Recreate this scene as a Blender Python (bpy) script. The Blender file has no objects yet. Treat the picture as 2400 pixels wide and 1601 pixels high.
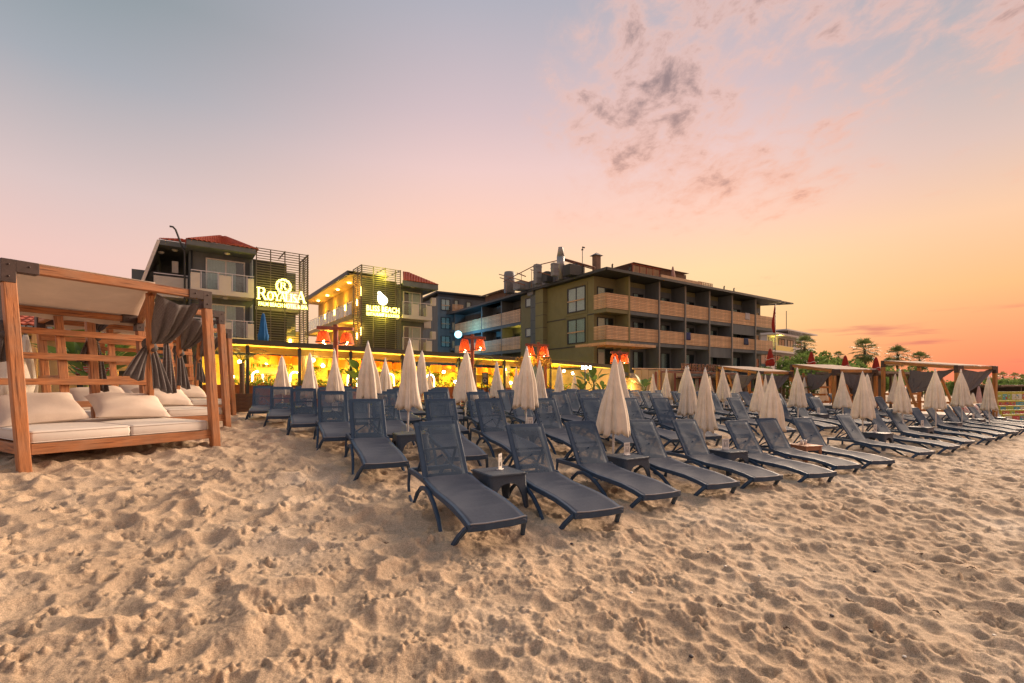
import bpy, math, random
import numpy as np
from mathutils import Vector, Matrix
R = math.radians
random.seed(7)
rng = np.random.default_rng(11)
scene = bpy.context.scene
col = scene.collection

# ------------------------------------------------------------------ camera
CZ, F, PX0, HY = 1.52, 1100.0, 1200.0, 902.0      # eye height; focal length, centre and horizon in photo pixels
cam = bpy.data.objects.new('camera', bpy.data.cameras.new('camera'))
col.objects.link(cam)
cam.data.sensor_width = 36
cam.data.lens = 36 * F / 2400
cam.data.shift_y = (HY - 800.5) / 2400
cam.data.clip_start, cam.data.clip_end = .05, 3000
cam.location = (0, 0, CZ)
cam.rotation_euler = (R(90), 0, 0)
scene.camera = cam

# ------------------------------------------------------------------ sky
def lin(c):
    return tuple(((v / 255) / 12.92 if v <= 10 else (((v / 255) + .055) / 1.055) ** 2.4) for v in c)

world = bpy.data.worlds.new('World')
scene.world = world
world.use_nodes = True

def build_sky():
    nt = world.node_tree
    N, L = nt.nodes, nt.links
    N.clear()
    out = N.new('ShaderNodeOutputWorld')
    bg = N.new('ShaderNodeBackground')
    L.new(bg.outputs[0], out.inputs[0])
    tc = N.new('ShaderNodeTexCoord')
    sep = N.new('ShaderNodeSeparateXYZ')
    L.new(tc.outputs['Generated'], sep.inputs[0])
    def m(op, a, b=None, clamp=False):
        n = N.new('ShaderNodeMath'); n.operation = op; n.use_clamp = clamp
        for i, v in enumerate((a, b)):
            if v is None: continue
            if isinstance(v, (int, float)): n.inputs[i].default_value = v
            else: L.new(v, n.inputs[i])
        return n.outputs[0]
    def rng_(v, a, b, smooth=True):
        n = N.new('ShaderNodeMapRange'); n.interpolation_type = 'SMOOTHSTEP' if smooth else 'LINEAR'
        L.new(v, n.inputs[0]); n.inputs[1].default_value = a; n.inputs[2].default_value = b
        return n.outputs[0]
    def ramp(v, stops):
        n = N.new('ShaderNodeValToRGB'); e = n.color_ramp.elements
        n.color_ramp.interpolation = 'B_SPLINE' if False else 'EASE'
        n.color_ramp.interpolation = 'LINEAR'
        while len(e) < len(stops): e.new(.5)
        for el, (p, c) in zip(e, stops):
            el.position = p; el.color = lin(c) + (1,)
        L.new(v, n.inputs[0]); return n.outputs[0]
    def mix(f, a, b, blend='MIX'):
        n = N.new('ShaderNodeMix'); n.data_type = 'RGBA'; n.blend_type = blend
        for s, v in ((0, f), (6, a), (7, b)):
            if isinstance(v, (int, float)): n.inputs[s].default_value = v
            elif isinstance(v, tuple): n.inputs[s].default_value = v
            else: L.new(v, n.inputs[s])
        return n.outputs[2]
    x, y, z = sep.outputs
    zz = m('MAXIMUM', z, 0.0)
    az = m('ARCTAN2', x, y)
    cl = ramp(zz, [(0, (238, 190, 172)), (.2, (233, 194, 184)), (.3, (212, 190, 188)), (.45, (162, 166, 174)), (.55, (136, 149, 156)), (.8, (134, 147, 160)), (1, (130, 145, 160))])
    cc = ramp(zz, [(0, (254, 180, 100)), (.12, (254, 208, 148)), (.22, (254, 214, 164)), (.3, (251, 204, 180)), (.415, (232, 198, 193)), (.5, (208, 186, 190)), (.635, (172, 171, 182)), (1, (132, 149, 168))])
    cr = ramp(zz, [(0, (243, 122, 96)), (.05, (252, 148, 104)), (.15, (254, 190, 132)), (.25, (245, 200, 164)), (.35, (217, 190, 180)), (.48, (172, 172, 178)), (.7, (134, 148, 162)), (1, (132, 149, 168))])
    fl = rng_(az, -.05, -.8)
    fr = rng_(az, .38, .86)
    back = rng_(m('ABSOLUTE', az), 1.9, 2.7)
    base = mix(fl, cc, cl)
    base = mix(fr, base, cr)
    base = mix(back, base, cl)
    # cloud layer: fractal noise on a flat sheet high above the beach
    hz = m('ADD', zz, .07)
    cp = N.new('ShaderNodeCombineXYZ')
    L.new(m('DIVIDE', x, hz), cp.inputs[0]); L.new(m('DIVIDE', y, hz), cp.inputs[1])
    mp = N.new('ShaderNodeMapping'); L.new(cp.outputs[0], mp.inputs[0])
    mp.inputs['Rotation'].default_value = (0, 0, R(-24)); mp.inputs['Scale'].default_value = (1.0, .72, 1)
    mp.inputs['Location'].default_value = (2.83, .63, 0)
    def noise(sc, det, ro, dist=0, off=0):
        n = N.new('ShaderNodeTexNoise'); n.noise_dimensions = '3D'
        if off:
            a = N.new('ShaderNodeVectorMath'); a.operation = 'ADD'; L.new(mp.outputs[0], a.inputs[0]); a.inputs[1].default_value = (off, off * .3, 0); L.new(a.outputs[0], n.inputs['Vector'])
        else: L.new(mp.outputs[0], n.inputs['Vector'])
        n.inputs['Scale'].default_value = sc; n.inputs['Detail'].default_value = det
        n.inputs['Roughness'].default_value = ro; n.inputs['Distortion'].default_value = dist
        return n.outputs[0]
    big = noise(1.55, 2, .5)
    fine = noise(9.5, 9, .64, .25)
    px_ = m('DIVIDE', x, hz)
    bank = rng_(px_, -.35, .25)                     # the clouds thin out towards the left
    d = m('ADD', m('MULTIPLY', big, .62), m('MULTIPLY', fine, .52))
    d = m('ADD', d, m('MULTIPLY', m('SUBTRACT', bank, 1), .42))
    low = rng_(z, .2, .42)
    d = m('ADD', d, m('MULTIPLY', m('SUBTRACT', low, 1), .25))
    cover = rng_(d, .53, .665)
    core = rng_(d, .60, .74)
    edgec = mix(rng_(z, .15, .55), lin((250, 178, 140)) + (1,), lin((226, 186, 176)) + (1,))
    corec = mix(rng_(z, .2, .6), lin((214, 160, 142)) + (1,), lin((128, 112, 116)) + (1,))
    cloud = mix(core, edgec, corec)
    wisp = m('MULTIPLY', rng_(d, .45, .60), .24)
    c = mix(wisp, base, edgec)
    c = mix(m('MULTIPLY', cover, .85), c, cloud)
    # a few thin streaks near the horizon on the right
    sp = N.new('ShaderNodeCombineXYZ'); L.new(m('MULTIPLY', az, 5.0), sp.inputs[0]); L.new(m('MULTIPLY', z, 48.0), sp.inputs[1])
    ns = N.new('ShaderNodeTexNoise'); ns.inputs['Scale'].default_value = 1.0; ns.inputs['Detail'].default_value = 4; L.new(sp.outputs[0], ns.inputs['Vector'])
    st = m('MULTIPLY', rng_(ns.outputs[0], .57, .72), m('MULTIPLY', rng_(z, .015, .05), rng_(z, .14, .08)))
    st = m('MULTIPLY', m('MULTIPLY', st, rng_(az, .3, .45)), .75)
    c = mix(st, c, lin((205, 110, 104)) + (1,))
    # below the horizon: dim warm haze (hidden by the ground)
    c = mix(rng_(z, 0, -.05), c, lin((120, 95, 85)) + (1,))
    L.new(c, bg.inputs[0])
    bg.inputs[1].default_value = .75
build_sky()

# low, soft glow of the sun that has just set, to the right behind the hotels
sun = bpy.data.objects.new('sunset_glow', bpy.data.lights.new('sunset_glow', 'SUN'))
col.objects.link(sun)
sun.data.energy = 5.0
sun.data.angle = R(33)
sun.data.color = (1, .74, .52)
SAZ, SEL = R(50), R(22)
dv = Vector((math.sin(SAZ) * math.cos(SEL), math.cos(SAZ) * math.cos(SEL), math.sin(SEL)))
sun.rotation_euler = (-dv).to_track_quat('-Z', 'Y').to_euler()

scene.view_settings.view_transform = 'Standard'
scene.view_settings.look = 'None'
scene.view_settings.exposure = 0.55
scene.view_settings.gamma = 1
scene.view_settings.use_curve_mapping = False
scene.render.engine = 'CYCLES'
scene.cycles.use_denoising = True
scene.cycles.max_bounces = 7
scene.cycles.transparent_max_bounces = 16
scene.cycles.diffuse_bounces = 3
scene.cycles.glossy_bounces = 3
scene.cycles.caustics_reflective = False
scene.cycles.caustics_refractive = False

# ------------------------------------------------------------------ helpers: materials
MATS = {}
def new_mat(name):
    m = bpy.data.materials.new(name); m.use_nodes = True
    return m, m.node_tree.nodes, m.node_tree.links, m.node_tree.nodes['Principled BSDF']

def mat(name, c, rough=.6, var=.12, scale=8, bump=0, bscale=60, metal=0, spec=.4, stretch=(1, 1, 1), coord='Object', rand=0, emit=None, estr=0, trans=0, detail=5, sheen=0):
    """procedural surface: base colour with grain, wear and fine relief"""
    if name in MATS: return MATS[name]
    m, N, L, b = new_mat(name)
    b.inputs['Roughness'].default_value = rough
    b.inputs['Metallic'].default_value = metal
    b.inputs['Specular IOR Level'].default_value = spec
    if sheen: b.inputs['Sheen Weight'].default_value = sheen
    tc = N.new('ShaderNodeTexCoord'); mp = N.new('ShaderNodeMapping')
    L.new(tc.outputs[coord], mp.inputs[0]); mp.inputs['Scale'].default_value = stretch
    no = N.new('ShaderNodeTexNoise'); no.inputs['Scale'].default_value = scale; no.inputs['Detail'].default_value = detail
    no.inputs['Roughness'].default_value = .62
    L.new(mp.outputs[0], no.inputs['Vector'])
    cr = N.new('ShaderNodeValToRGB'); e = cr.color_ramp.elements
    e[0].position = .28; e[1].position = .74
    e[0].color = tuple(max(0, v * (1 - var)) for v in c) + (1,); e[1].color = tuple(min(1, v * (1 + var)) for v in c) + (1,)
    L.new(no.outputs[0], cr.inputs[0])
    src = cr.outputs[0]
    if rand:
        oi = N.new('ShaderNodeObjectInfo'); hs = N.new('ShaderNodeHueSaturation')
        mr = N.new('ShaderNodeMapRange'); mr.inputs[3].default_value = 1 - rand; mr.inputs[4].default_value = 1 + rand
        L.new(oi.outputs['Random'], mr.inputs[0]); L.new(mr.outputs[0], hs.inputs['Value']); L.new(src, hs.inputs['Color']); src = hs.outputs[0]
    L.new(src, b.inputs['Base Color'])
    if bump:
        n2 = N.new('ShaderNodeTexNoise'); n2.inputs['Scale'].default_value = bscale; n2.inputs['Detail'].default_value = 4
        L.new(mp.outputs[0], n2.inputs['Vector'])
        bp = N.new('ShaderNodeBump'); bp.inputs['Strength'].default_value = bump; bp.inputs['Distance'].default_value = .01
        L.new(n2.outputs[0], bp.inputs['Height']); L.new(bp.outputs[0], b.inputs['Normal'])
    if emit:
        b.inputs['Emission Color'].default_value = tuple(emit) + (1,); b.inputs['Emission Strength'].default_value = estr
    if trans:                                                   # thin cloth or leaf that lets light through
        ou = N['Material Output']; t = N.new('ShaderNodeBsdfTranslucent'); mx = N.new('ShaderNodeMixShader')
        L.new(src, t.inputs[0]); mx.inputs[0].default_value = trans
        L.new(b.outputs[0], mx.inputs[1]); L.new(t.outputs[0], mx.inputs[2]); L.new(mx.outputs[0], ou.inputs[0])
    MATS[name] = m
    return m

def mesh_mat(name, c, hole=.3, rough=.45, spec=.09):
    """woven sling fabric: navy threads with see-through holes"""
    m = mat(name, c, rough, .1, 30, .15, 500, spec=spec)
    N, L = m.node_tree.nodes, m.node_tree.links
    b = N['Principled BSDF']; ou = N['Material Output']
    t = N.new('ShaderNodeBsdfTransparent'); mx = N.new('ShaderNodeMixShader')
    if hole:
        lw = N.new('ShaderNodeLayerWeight'); lw.inputs[0].default_value = .5; mr = N.new('ShaderNodeMapRange'); L.new(lw.outputs['Facing'], mr.inputs[0]); mr.inputs[1].default_value = .05; mr.inputs[2].default_value = .6; mr.inputs[3].default_value = hole; mr.inputs[4].default_value = .03; L.new(mr.outputs[0], mx.inputs[0])   # a weave closes up when seen at a slant
    else: mx.inputs[0].default_value = 0
    L.new(b.outputs[0], mx.inputs[1]); L.new(t.outputs[0], mx.inputs[2]); L.new(mx.outputs[0], ou.inputs[0])
    return m

def wood_mat(name, c, rough=.55, rand=.18):
    """teak-like wood, grain along local X"""
    m = mat(name, c, rough, .42, 2.2, .35, 14, stretch=(1.2, 13, 13), rand=rand, detail=8)
    N, L = m.node_tree.nodes, m.node_tree.links
    b = N['Principled BSDF']
    src = b.inputs['Base Color'].links[0].from_socket
    tc = N.new('ShaderNodeTexCoord'); no = N.new('ShaderNodeTexNoise'); no.inputs['Scale'].default_value = 2.6; no.inputs['Detail'].default_value = 6
    L.new(tc.outputs['Object'], no.inputs['Vector'])
    cr = N.new('ShaderNodeValToRGB'); cr.color_ramp.elements[0].position = .42; cr.color_ramp.elements[1].position = .72
    cr.color_ramp.elements[0].color = (0, 0, 0, 1); cr.color_ramp.elements[1].color = (.6, .6, .6, 1)
    L.new(no.outputs[0], cr.inputs[0])
    mx = N.new('ShaderNodeMix'); mx.data_type = 'RGBA'
    L.new(cr.outputs[0], mx.inputs[0]); L.new(src, mx.inputs[6]); mx.inputs[7].default_value = (c[0] * .62 + .08, c[1] * .7 + .07, c[2] * .8 + .06, 1)   # grey weathering in patches
    ms = N.new('ShaderNodeMapping'); ms.inputs['Scale'].default_value = (1.1, 30, 30); L.new(tc.outputs['Object'], ms.inputs[0])
    n3 = N.new('ShaderNodeTexNoise'); n3.inputs['Scale'].default_value = 1.6; n3.inputs['Detail'].default_value = 5; n3.inputs['Distortion'].default_value = .6; L.new(ms.outputs[0], n3.inputs['Vector'])
    c3 = N.new('ShaderNodeValToRGB'); c3.color_ramp.elements[0].position = .56; c3.color_ramp.elements[0].color = (1, 1, 1, 1); c3.color_ramp.elements[1].position = .66; c3.color_ramp.elements[1].color = (.34, .26, .22, 1); L.new(n3.outputs[0], c3.inputs[0])
    m3 = N.new('ShaderNodeMix'); m3.data_type = 'RGBA'; m3.blend_type = 'MULTIPLY'; m3.inputs[0].default_value = .9; L.new(mx.outputs[2], m3.inputs[6]); L.new(c3.outputs[0], m3.inputs[7])
    L.new(m3.outputs[2], b.inputs['Base Color'])
    return m

def lamp_mat(name, c, s):
    m, N, L, b = new_mat(name)
    b.inputs['Base Color'].default_value = (.8, .7, .5, 1)
    b.inputs['Emission Color'].default_value = tuple(c) + (1,)
    b.inputs['Emission Strength'].default_value = s
    MATS[name] = m
    return m

# ------------------------------------------------------------------ helpers: meshes
class MB:
    """collects simple solids and builds them as one mesh object"""
    def __init__(s): s.v, s.f, s.sm = [], [], []
    def add(s, vs, fs, smooth=False):
        o = len(s.v); s.v += [tuple(p) for p in vs]
        s.f += [tuple(i + o for i in f) for f in fs]; s.sm += [smooth] * len(fs); return s
    def box(s, x0, x1, y0, y1, z0, z1):
        return s.add([(x0, y0, z0), (x1, y0, z0), (x1, y1, z0), (x0, y1, z0), (x0, y0, z1), (x1, y0, z1), (x1, y1, z1), (x0, y1, z1)],
                     [(0, 3, 2, 1), (4, 5, 6, 7), (0, 1, 5, 4), (1, 2, 6, 5), (2, 3, 7, 6), (3, 0, 4, 7)])
    def cbox(s, x0, x1, y0, y1, z0, z1, c=.01):
        """box with chamfered vertical and horizontal edges"""
        pts = []
        for z, i in ((z0, c), (z0 + c, 0), (z1 - c, 0), (z1, c)):
            k = c * .9
            pts += [(x0 + i + k, y0 + i, z), (x1 - i - k, y0 + i, z), (x1 - i, y0 + i + k, z), (x1 - i, y1 - i - k, z),
                    (x1 - i - k, y1 - i, z), (x0 + i + k, y1 - i, z), (x0 + i, y1 - i - k, z), (x0 + i, y0 + i + k, z)]
        fs = [tuple(range(7, -1, -1)), tuple(range(24, 32))]
        for r in range(3):
            for j in range(8):
                fs.append((r * 8 + j, r * 8 + (j + 1) % 8, r * 8 + 8 + (j + 1) % 8, r * 8 + 8 + j))
        return s.add(pts, fs)
    def bar(s, p0, p1, w, h, up=(0, 0, 1), c=0):
        p0, p1 = Vector(p0), Vector(p1); d = (p1 - p0).normalized()
        a = d.cross(Vector(up)); a = a.normalized() if a.length > 1e-4 else Vector((1, 0, 0)); b = a.cross(d)
        if c: prof = [(-w / 2 + c, -h / 2), (w / 2 - c, -h / 2), (w / 2, -h / 2 + c), (w / 2, h / 2 - c), (w / 2 - c, h / 2), (-w / 2 + c, h / 2), (-w / 2, h / 2 - c), (-w / 2, -h / 2 + c)]
        else: prof = [(-w / 2, -h / 2), (w / 2, -h / 2), (w / 2, h / 2), (-w / 2, h / 2)]
        n = len(prof)
        vs = [p + a * u + b * t for p in (p0, p1) for u, t in prof]
        fs = [tuple(range(n)), tuple(range(2 * n - 1, n - 1, -1))] + [(j, j + n, (j + 1) % n + n, (j + 1) % n) for j in range(n)]
        return s.add(vs, fs)
    def path(s, pts, w, h, up=(0, 0, 1), c=.008, smooth=False, taper=None):
        """rectangular (chamfered) section swept along a polyline"""
        pts = [Vector(p) for p in pts]; rings = []
        n0 = len(pts)
        for i, p in enumerate(pts):
            d = (pts[min(i + 1, n0 - 1)] - pts[max(i - 1, 0)]).normalized()
            a = d.cross(Vector(up)); a = a.normalized() if a.length > 1e-4 else Vector((1, 0, 0)); b = a.cross(d)
            k = taper[i] if taper else 1
            W, H = w * k, h * k
            prof = [(-W / 2 + c, -H / 2), (W / 2 - c, -H / 2), (W / 2, -H / 2 + c), (W / 2, H / 2 - c), (W / 2 - c, H / 2), (-W / 2 + c, H / 2), (-W / 2, H / 2 - c), (-W / 2, -H / 2 + c)]
            rings.append([p + a * u + b * t for u, t in prof])
        return s.loft(rings, True, smooth)
    def loft(s, rings, caps=True, smooth=True, closed=True):
        n = len(rings[0]); vs = [p for r in rings for p in r]; fs = []
        for i in range(len(rings) - 1):
            for j in range(n if closed else n - 1):
                k = (j + 1) % n
                fs.append((i * n + j, i * n + k, (i + 1) * n + k, (i + 1) * n + j))
        s.add(vs, fs, smooth)
        if caps:
            o = len(s.v) - len(vs)
            s.f += [tuple(o + j for j in range(n - 1, -1, -1)), tuple(o + (len(rings) - 1) * n + j for j in range(n))]; s.sm += [False, False]
        return s
    def tube(s, pts, r, n=8, smooth=True, caps=True):
        pts = [Vector(p) for p in pts]; rings = []; ref = Vector((.123, .456, .88))
        for i, p in enumerate(pts):
            d = (pts[min(i + 1, len(pts) - 1)] - pts[max(i - 1, 0)]).normalized()
            a = d.cross(ref).normalized(); b = d.cross(a); q = r[i] if isinstance(r, (list, tuple)) else r
            rings.append([p + (a * math.cos(2 * math.pi * j / n) + b * math.sin(2 * math.pi * j / n)) * q for j in range(n)])
        return s.loft(rings, caps, smooth)
    def lathe(s, prof, n=16, at=(0, 0, 0), smooth=True, caps=True):
        rings = [[(at[0] + r * math.cos(2 * math.pi * j / n), at[1] + r * math.sin(2 * math.pi * j / n), at[2] + z) for j in range(n)] for r, z in prof]
        return s.loft(rings, caps, smooth)
    def grid(s, P, smooth=True):
        """P[i][j] -> quads"""
        n, k = len(P), len(P[0])
        return s.add([p for r in P for p in r], [(i * k + j, i * k + j + 1, (i + 1) * k + j + 1, (i + 1) * k + j) for i in range(n - 1) for j in range(k - 1)], smooth)
    def sphere(s, c, r, n=10, sq=1):
        prof = [(max(1e-4, r * math.sin(math.pi * i / n)), -r * sq * math.cos(math.pi * i / n)) for i in range(n + 1)]
        return s.lathe(prof, n + 2, c, True, False)
    def mesh(s, name, m):
        me = bpy.data.meshes.new(name); me.from_pydata(s.v, [], s.f)
        me.polygons.foreach_set('use_smooth', s.sm)
        for q in (m if isinstance(m, (list, tuple)) else [m]): me.materials.append(q)
        me.update(); return me
    def build(s, name, m, parent=None, loc=None, rz=0):
        return link(name, s.mesh(name, m), parent, loc, rz)

def link(name, me, parent=None, loc=None, rz=0, mtx=None):
    o = bpy.data.objects.new(name, me); col.objects.link(o)
    if parent: o.parent = parent
    if mtx is not None: o.matrix_basis = mtx
    else:
        if loc: o.location = loc
        if rz: o.rotation_euler = (0, 0, rz)
    return o

def tag(o, label=None, cat=None, group=None, kind=None):
    if label: o['label'] = label
    if cat: o['category'] = cat
    if group: o['group'] = group
    if kind: o['kind'] = kind
    return o

def empty(name, loc, rz=0, label=None, cat=None, group=None):
    o = bpy.data.objects.new(name, None); col.objects.link(o)
    o.location = loc; o.rotation_euler = (0, 0, rz); o.empty_display_size = .2
    return tag(o, label, cat, group)

def copy_tree(o, parent=None):
    c = o.copy(); col.objects.link(c)
    if parent: c.parent = parent
    for ch in list(o.children): copy_tree(ch, c)
    return c

def bar_obj(name, p0, p1, w, h, m, parent, c=.008, up=(0, 0, 1)):
    """a timber as an object of its own, its local X along the grain"""
    p0, p1 = Vector(p0), Vector(p1); d = (p1 - p0); L_ = d.length; d.normalize()
    a = Vector(up).cross(d); a = a.normalized() if a.length > 1e-4 else Vector((0, 1, 0)); b = d.cross(a)
    mb = MB(); n = 7; rs = []
    for i in range(n):                                     # slightly uneven, worn timber
        x = L_ * i / (n - 1); k = 1 + random.uniform(-.03, .03)
        W, H = w * k, h * k
        rs.append([(x, u, t) for u, t in ((-W / 2 + c, -H / 2), (W / 2 - c, -H / 2), (W / 2, -H / 2 + c), (W / 2, H / 2 - c), (W / 2 - c, H / 2), (-W / 2 + c, H / 2), (-W / 2, H / 2 - c), (-W / 2, -H / 2 + c))])
    mb.loft(rs, True, False)
    mt = Matrix(((d.x, a.x, b.x, p0.x), (d.y, a.y, b.y, p0.y), (d.z, a.z, b.z, p0.z), (0, 0, 0, 1)))
    return link(name, mb.mesh(name, m), parent, mtx=mt)

def text_mesh(name, body, size, m, depth=.02, spacing=1.0, bold=0.0, align='CENTER'):
    cu = bpy.data.curves.new(name, 'FONT'); cu.body = body; cu.size = size; cu.extrude = depth; cu.offset = bold
    cu.align_x = align; cu.space_character = spacing; cu.resolution_u = 3
    t = bpy.data.objects.new(name, cu); col.objects.link(t)
    me = bpy.data.meshes.new_from_object(t.evaluated_get(bpy.context.evaluated_depsgraph_get()))
    bpy.data.objects.remove(t); bpy.data.curves.remove(cu)
    me.materials.clear(); me.materials.append(m); me.name = name
    return me

ORD = ['', 'first', 'second', 'third', 'fourth', 'fifth', 'sixth', 'seventh', 'eighth', 'ninth', 'tenth', 'eleventh', 'twelfth', 'thirteenth', 'fourteenth', 'fifteenth', 'sixteenth', 'seventeenth', 'eighteenth', 'nineteenth', 'twentieth']
def ordinal(k):
    return ORD[k] if k <= 20 else {2: 'twenty', 3: 'thirty', 4: 'forty', 5: 'fifty'}[k // 10] + '-' + ORD[k % 10] if k % 10 else {3: 'thirtieth', 4: 'fortieth', 5: 'fiftieth'}[k // 10]

# ------------------------------------------------------------------ helpers: places
def at(px, py, Y):
    return Vector(((px - PX0) / F * Y, Y, CZ + (HY - py) / F * Y))

class Frame:
    """a building's own axes: u along its front, v inland"""
    def __init__(s, px, Y, th):
        s.o = Vector(((px - PX0) / F * Y, Y)); s.th = R(th); s.c, s.s = math.cos(s.th), math.sin(s.th)
    def xy(s, u, v): return (s.o.x + u * s.c - v * s.s, s.o.y + u * s.s + v * s.c)
    def u_at(s, px, v):
        k = (px - PX0) / F; X, Y = s.o.x - v * s.s, s.o.y + v * s.c
        return (k * Y - X) / (s.c - k * s.s)
    def v_at(s, px, u):
        k = (px - PX0) / F; X, Y = s.o.x + u * s.c, s.o.y + u * s.s
        return (X - k * Y) / (s.s + k * s.c)
    def z(s, py, u, v): return CZ + (HY - py) / F * s.xy(u, v)[1]

# the beach: a berm that rises from the water's edge and flattens inland
ROW = R(33.9); RC, RS = math.cos(ROW), math.sin(ROW)
RO = (-.809, 5.856)
_d = np.arange(-60, 420, .1)
_z = np.interp(_d, [-60, -20, -10, -5.4, -2, 0, 1.5, 2.65, 4.75, 7, 9, 12, 20, 420], [-2.2, -.9, -.54, -.30, -.09, 0, .15, .255, .385, .44, .47, .5, .52, .52])
_z = np.convolve(np.pad(_z, 8, mode='edge'), np.ones(17) / 17, 'valid')
def dt(x, y):
    dx, dy = x - RO[0], y - RO[1]
    return -dx * RS + dy * RC, dx * RC + dy * RS
BUMPS = []
def ground(x, y):
    d, t = dt(np.asarray(x, float), np.asarray(y, float))
    z = np.interp(d, _d, _z) - .0125 * np.clip(t, -12, 34)
    for bx, by, bz in BUMPS:
        z = z + bz * np.exp(-((x - bx) ** 2 + (y - by) ** 2) / (2 * .55 ** 2))
    return z
def gz(x, y): return float(ground(x, y))

# front row of loungers: hinge point x, y, height under the eye, heading (degrees)
FRONT = [(-.809, 5.856, -1.146, 27.8), (.353, 6.478, -1.244, 24.8), (1.299, 7.377, -1.277, 26.3), (2.487, 8.128, -1.304, 23.4), (3.522, 8.808, -1.356, 22.6),
         (4.775, 9.287, -1.411, 18.9), (5.889, 10.213, -1.439, 18.5), (7.137, 10.928, -1.484, 16.2), (9.075, 12.235, -1.478, 23.4), (10.733, 13.377, -1.483, 26.3),
         (11.91, 14.19, -1.418, 26.6), (13.504, 15.191, -1.435, 27.1), (14.71, 16.069, -1.368, 29), (16.15, 17.0, -1.39, 26), (17.556, 18.122, -1.392, 24), (18.95, 18.95, -1.42, 25), (20.189, 19.718, -1.464, 25.8), (21.6, 20.8, -1.47, 25.8)]
HINGE = .335
for x, y, z, a in FRONT:
    want = CZ + z - HINGE
    BUMPS.append((x, y, .8 * (want - gz(x, y))))
# ------------------------------------------------------------------ the sand
def scoop_tile(n, size, count, r0, r1, d0, d1, seed, amp):
    """trodden sand: overlapping foot-sized scoops that leave sharp little crests"""
    g = np.random.default_rng(seed); h = np.full((n, n), .5); px = size / n
    for k in range(count):
        cx, cy = g.uniform(0, n, 2); rad = g.uniform(r0, r1) * (1 + .5 * (g.random() < .15)); el = g.uniform(.55, .95); an = g.uniform(0, math.pi); dep = g.uniform(d0, d1)
        w = int(rad * 1.9 / px) + 1
        ii = np.arange(int(cx) - w, int(cx) + w + 1); jj = np.arange(int(cy) - w, int(cy) + w + 1)
        X, Y = np.meshgrid((ii - cx) * px, (jj - cy) * px, indexing='ij')
        u = (X * math.cos(an) + Y * math.sin(an)) / rad; v = (-X * math.sin(an) + Y * math.cos(an)) / (rad * el)
        q = u * u + v * v
        z = -dep * (1 - q) + g.uniform(-.012, .012) + .01 * u
        ix = np.ix_(ii % n, jj % n)
        h[ix] = np.minimum(h[ix], z)
    h = np.minimum(h, .03)
    # fractal roughness, periodic
    f = np.fft.fftfreq(n, px); FX, FY = np.meshgrid(f, f, indexing='ij'); fr = np.hypot(FX, FY)
    def fract(lo, hi, p, s):
        sp = np.where((fr > lo) & (fr < hi), (fr + 1e-9) ** -p, 0)
        q = np.real(np.fft.ifft2(sp * np.exp(2j * np.pi * np.random.default_rng(s).random((n, n))))); return q / q.std()
    soft = np.real(np.fft.ifft2(np.fft.fft2(h) * np.exp(-(fr * px * 2.2) ** 2)))
    clump = np.clip(fract(1.2, 14, 1.2, seed + 5), 0, 3)
    return soft + amp * fract(.25, 2.2, 1.3, seed + 1) + .0105 * clump * fract(4.5, 30, 1.0, seed + 2) + .003 * fract(8, 38, .6, seed + 3)
TILE = 12.0
T1 = scoop_tile(960, TILE, 4400, .10, .26, .04, .088, 3, .012)
T2 = scoop_tile(960, TILE, 10500, .06, .15, .026, .064, 9, .010)
def tile(T, x, y):
    n = T.shape[0]; u = (x / TILE % 1) * n; v = (y / TILE % 1) * n
    i, j = np.floor(u).astype(int), np.floor(v).astype(int); a, b = u - i, v - j; i %= n; j %= n; i2, j2 = (i + 1) % n, (j + 1) % n
    return T[i, j] * (1 - a) * (1 - b) + T[i2, j] * a * (1 - b) + T[i, j2] * (1 - a) * b + T[i2, j2] * a * b
FEET = []
for fx_, fy_, fz_, fa_ in FRONT[:9] + [(-2.30, 8.05, 0, 26), (-3.5, 9.8, 0, 26)]:
    ca, sa = math.cos(R(fa_)), math.sin(R(fa_))
    for lx, ly in ((.39, .2), (-.39, .2), (.395, -.96), (-.395, -.96), (.42, -1.18), (-.42, -1.18), (.31, .6), (-.31, .6)): FEET.append((fx_ + lx * ca - ly * sa, fy_ + lx * sa + ly * ca))
def sand_height(x, y):
    x, y = np.asarray(x, float), np.asarray(y, float)
    s = .5 + .5 * np.tanh((x * .9 - y * .35 + .9 * np.sin(x * .7 + y * .4) + .3) / 1.6)       # finer, busier prints towards the right
    c, q = math.cos(.5), math.sin(.5)
    r = tile(T1, x * c - y * q, x * q + y * c) * (1 - s) + tile(T2, x * q + y * c + 3.1, -x * c + y * q + 7.7) * s
    rr = np.hypot(x, y)
    g = ground(x, y) + r * np.clip(1.25 - rr / 60, 0, 1) + .02
    if g.ndim:
        for fx, fy in FEET:                                     # sand pushed up round the sunken feet
            k = (np.abs(x - fx) < .3) & (np.abs(y - fy) < .3)
            q = (x[k] - fx) ** 2 + (y[k] - fy) ** 2
            g[k] += .05 * np.exp(-q / (2 * .085 ** 2))
    return g

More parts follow.
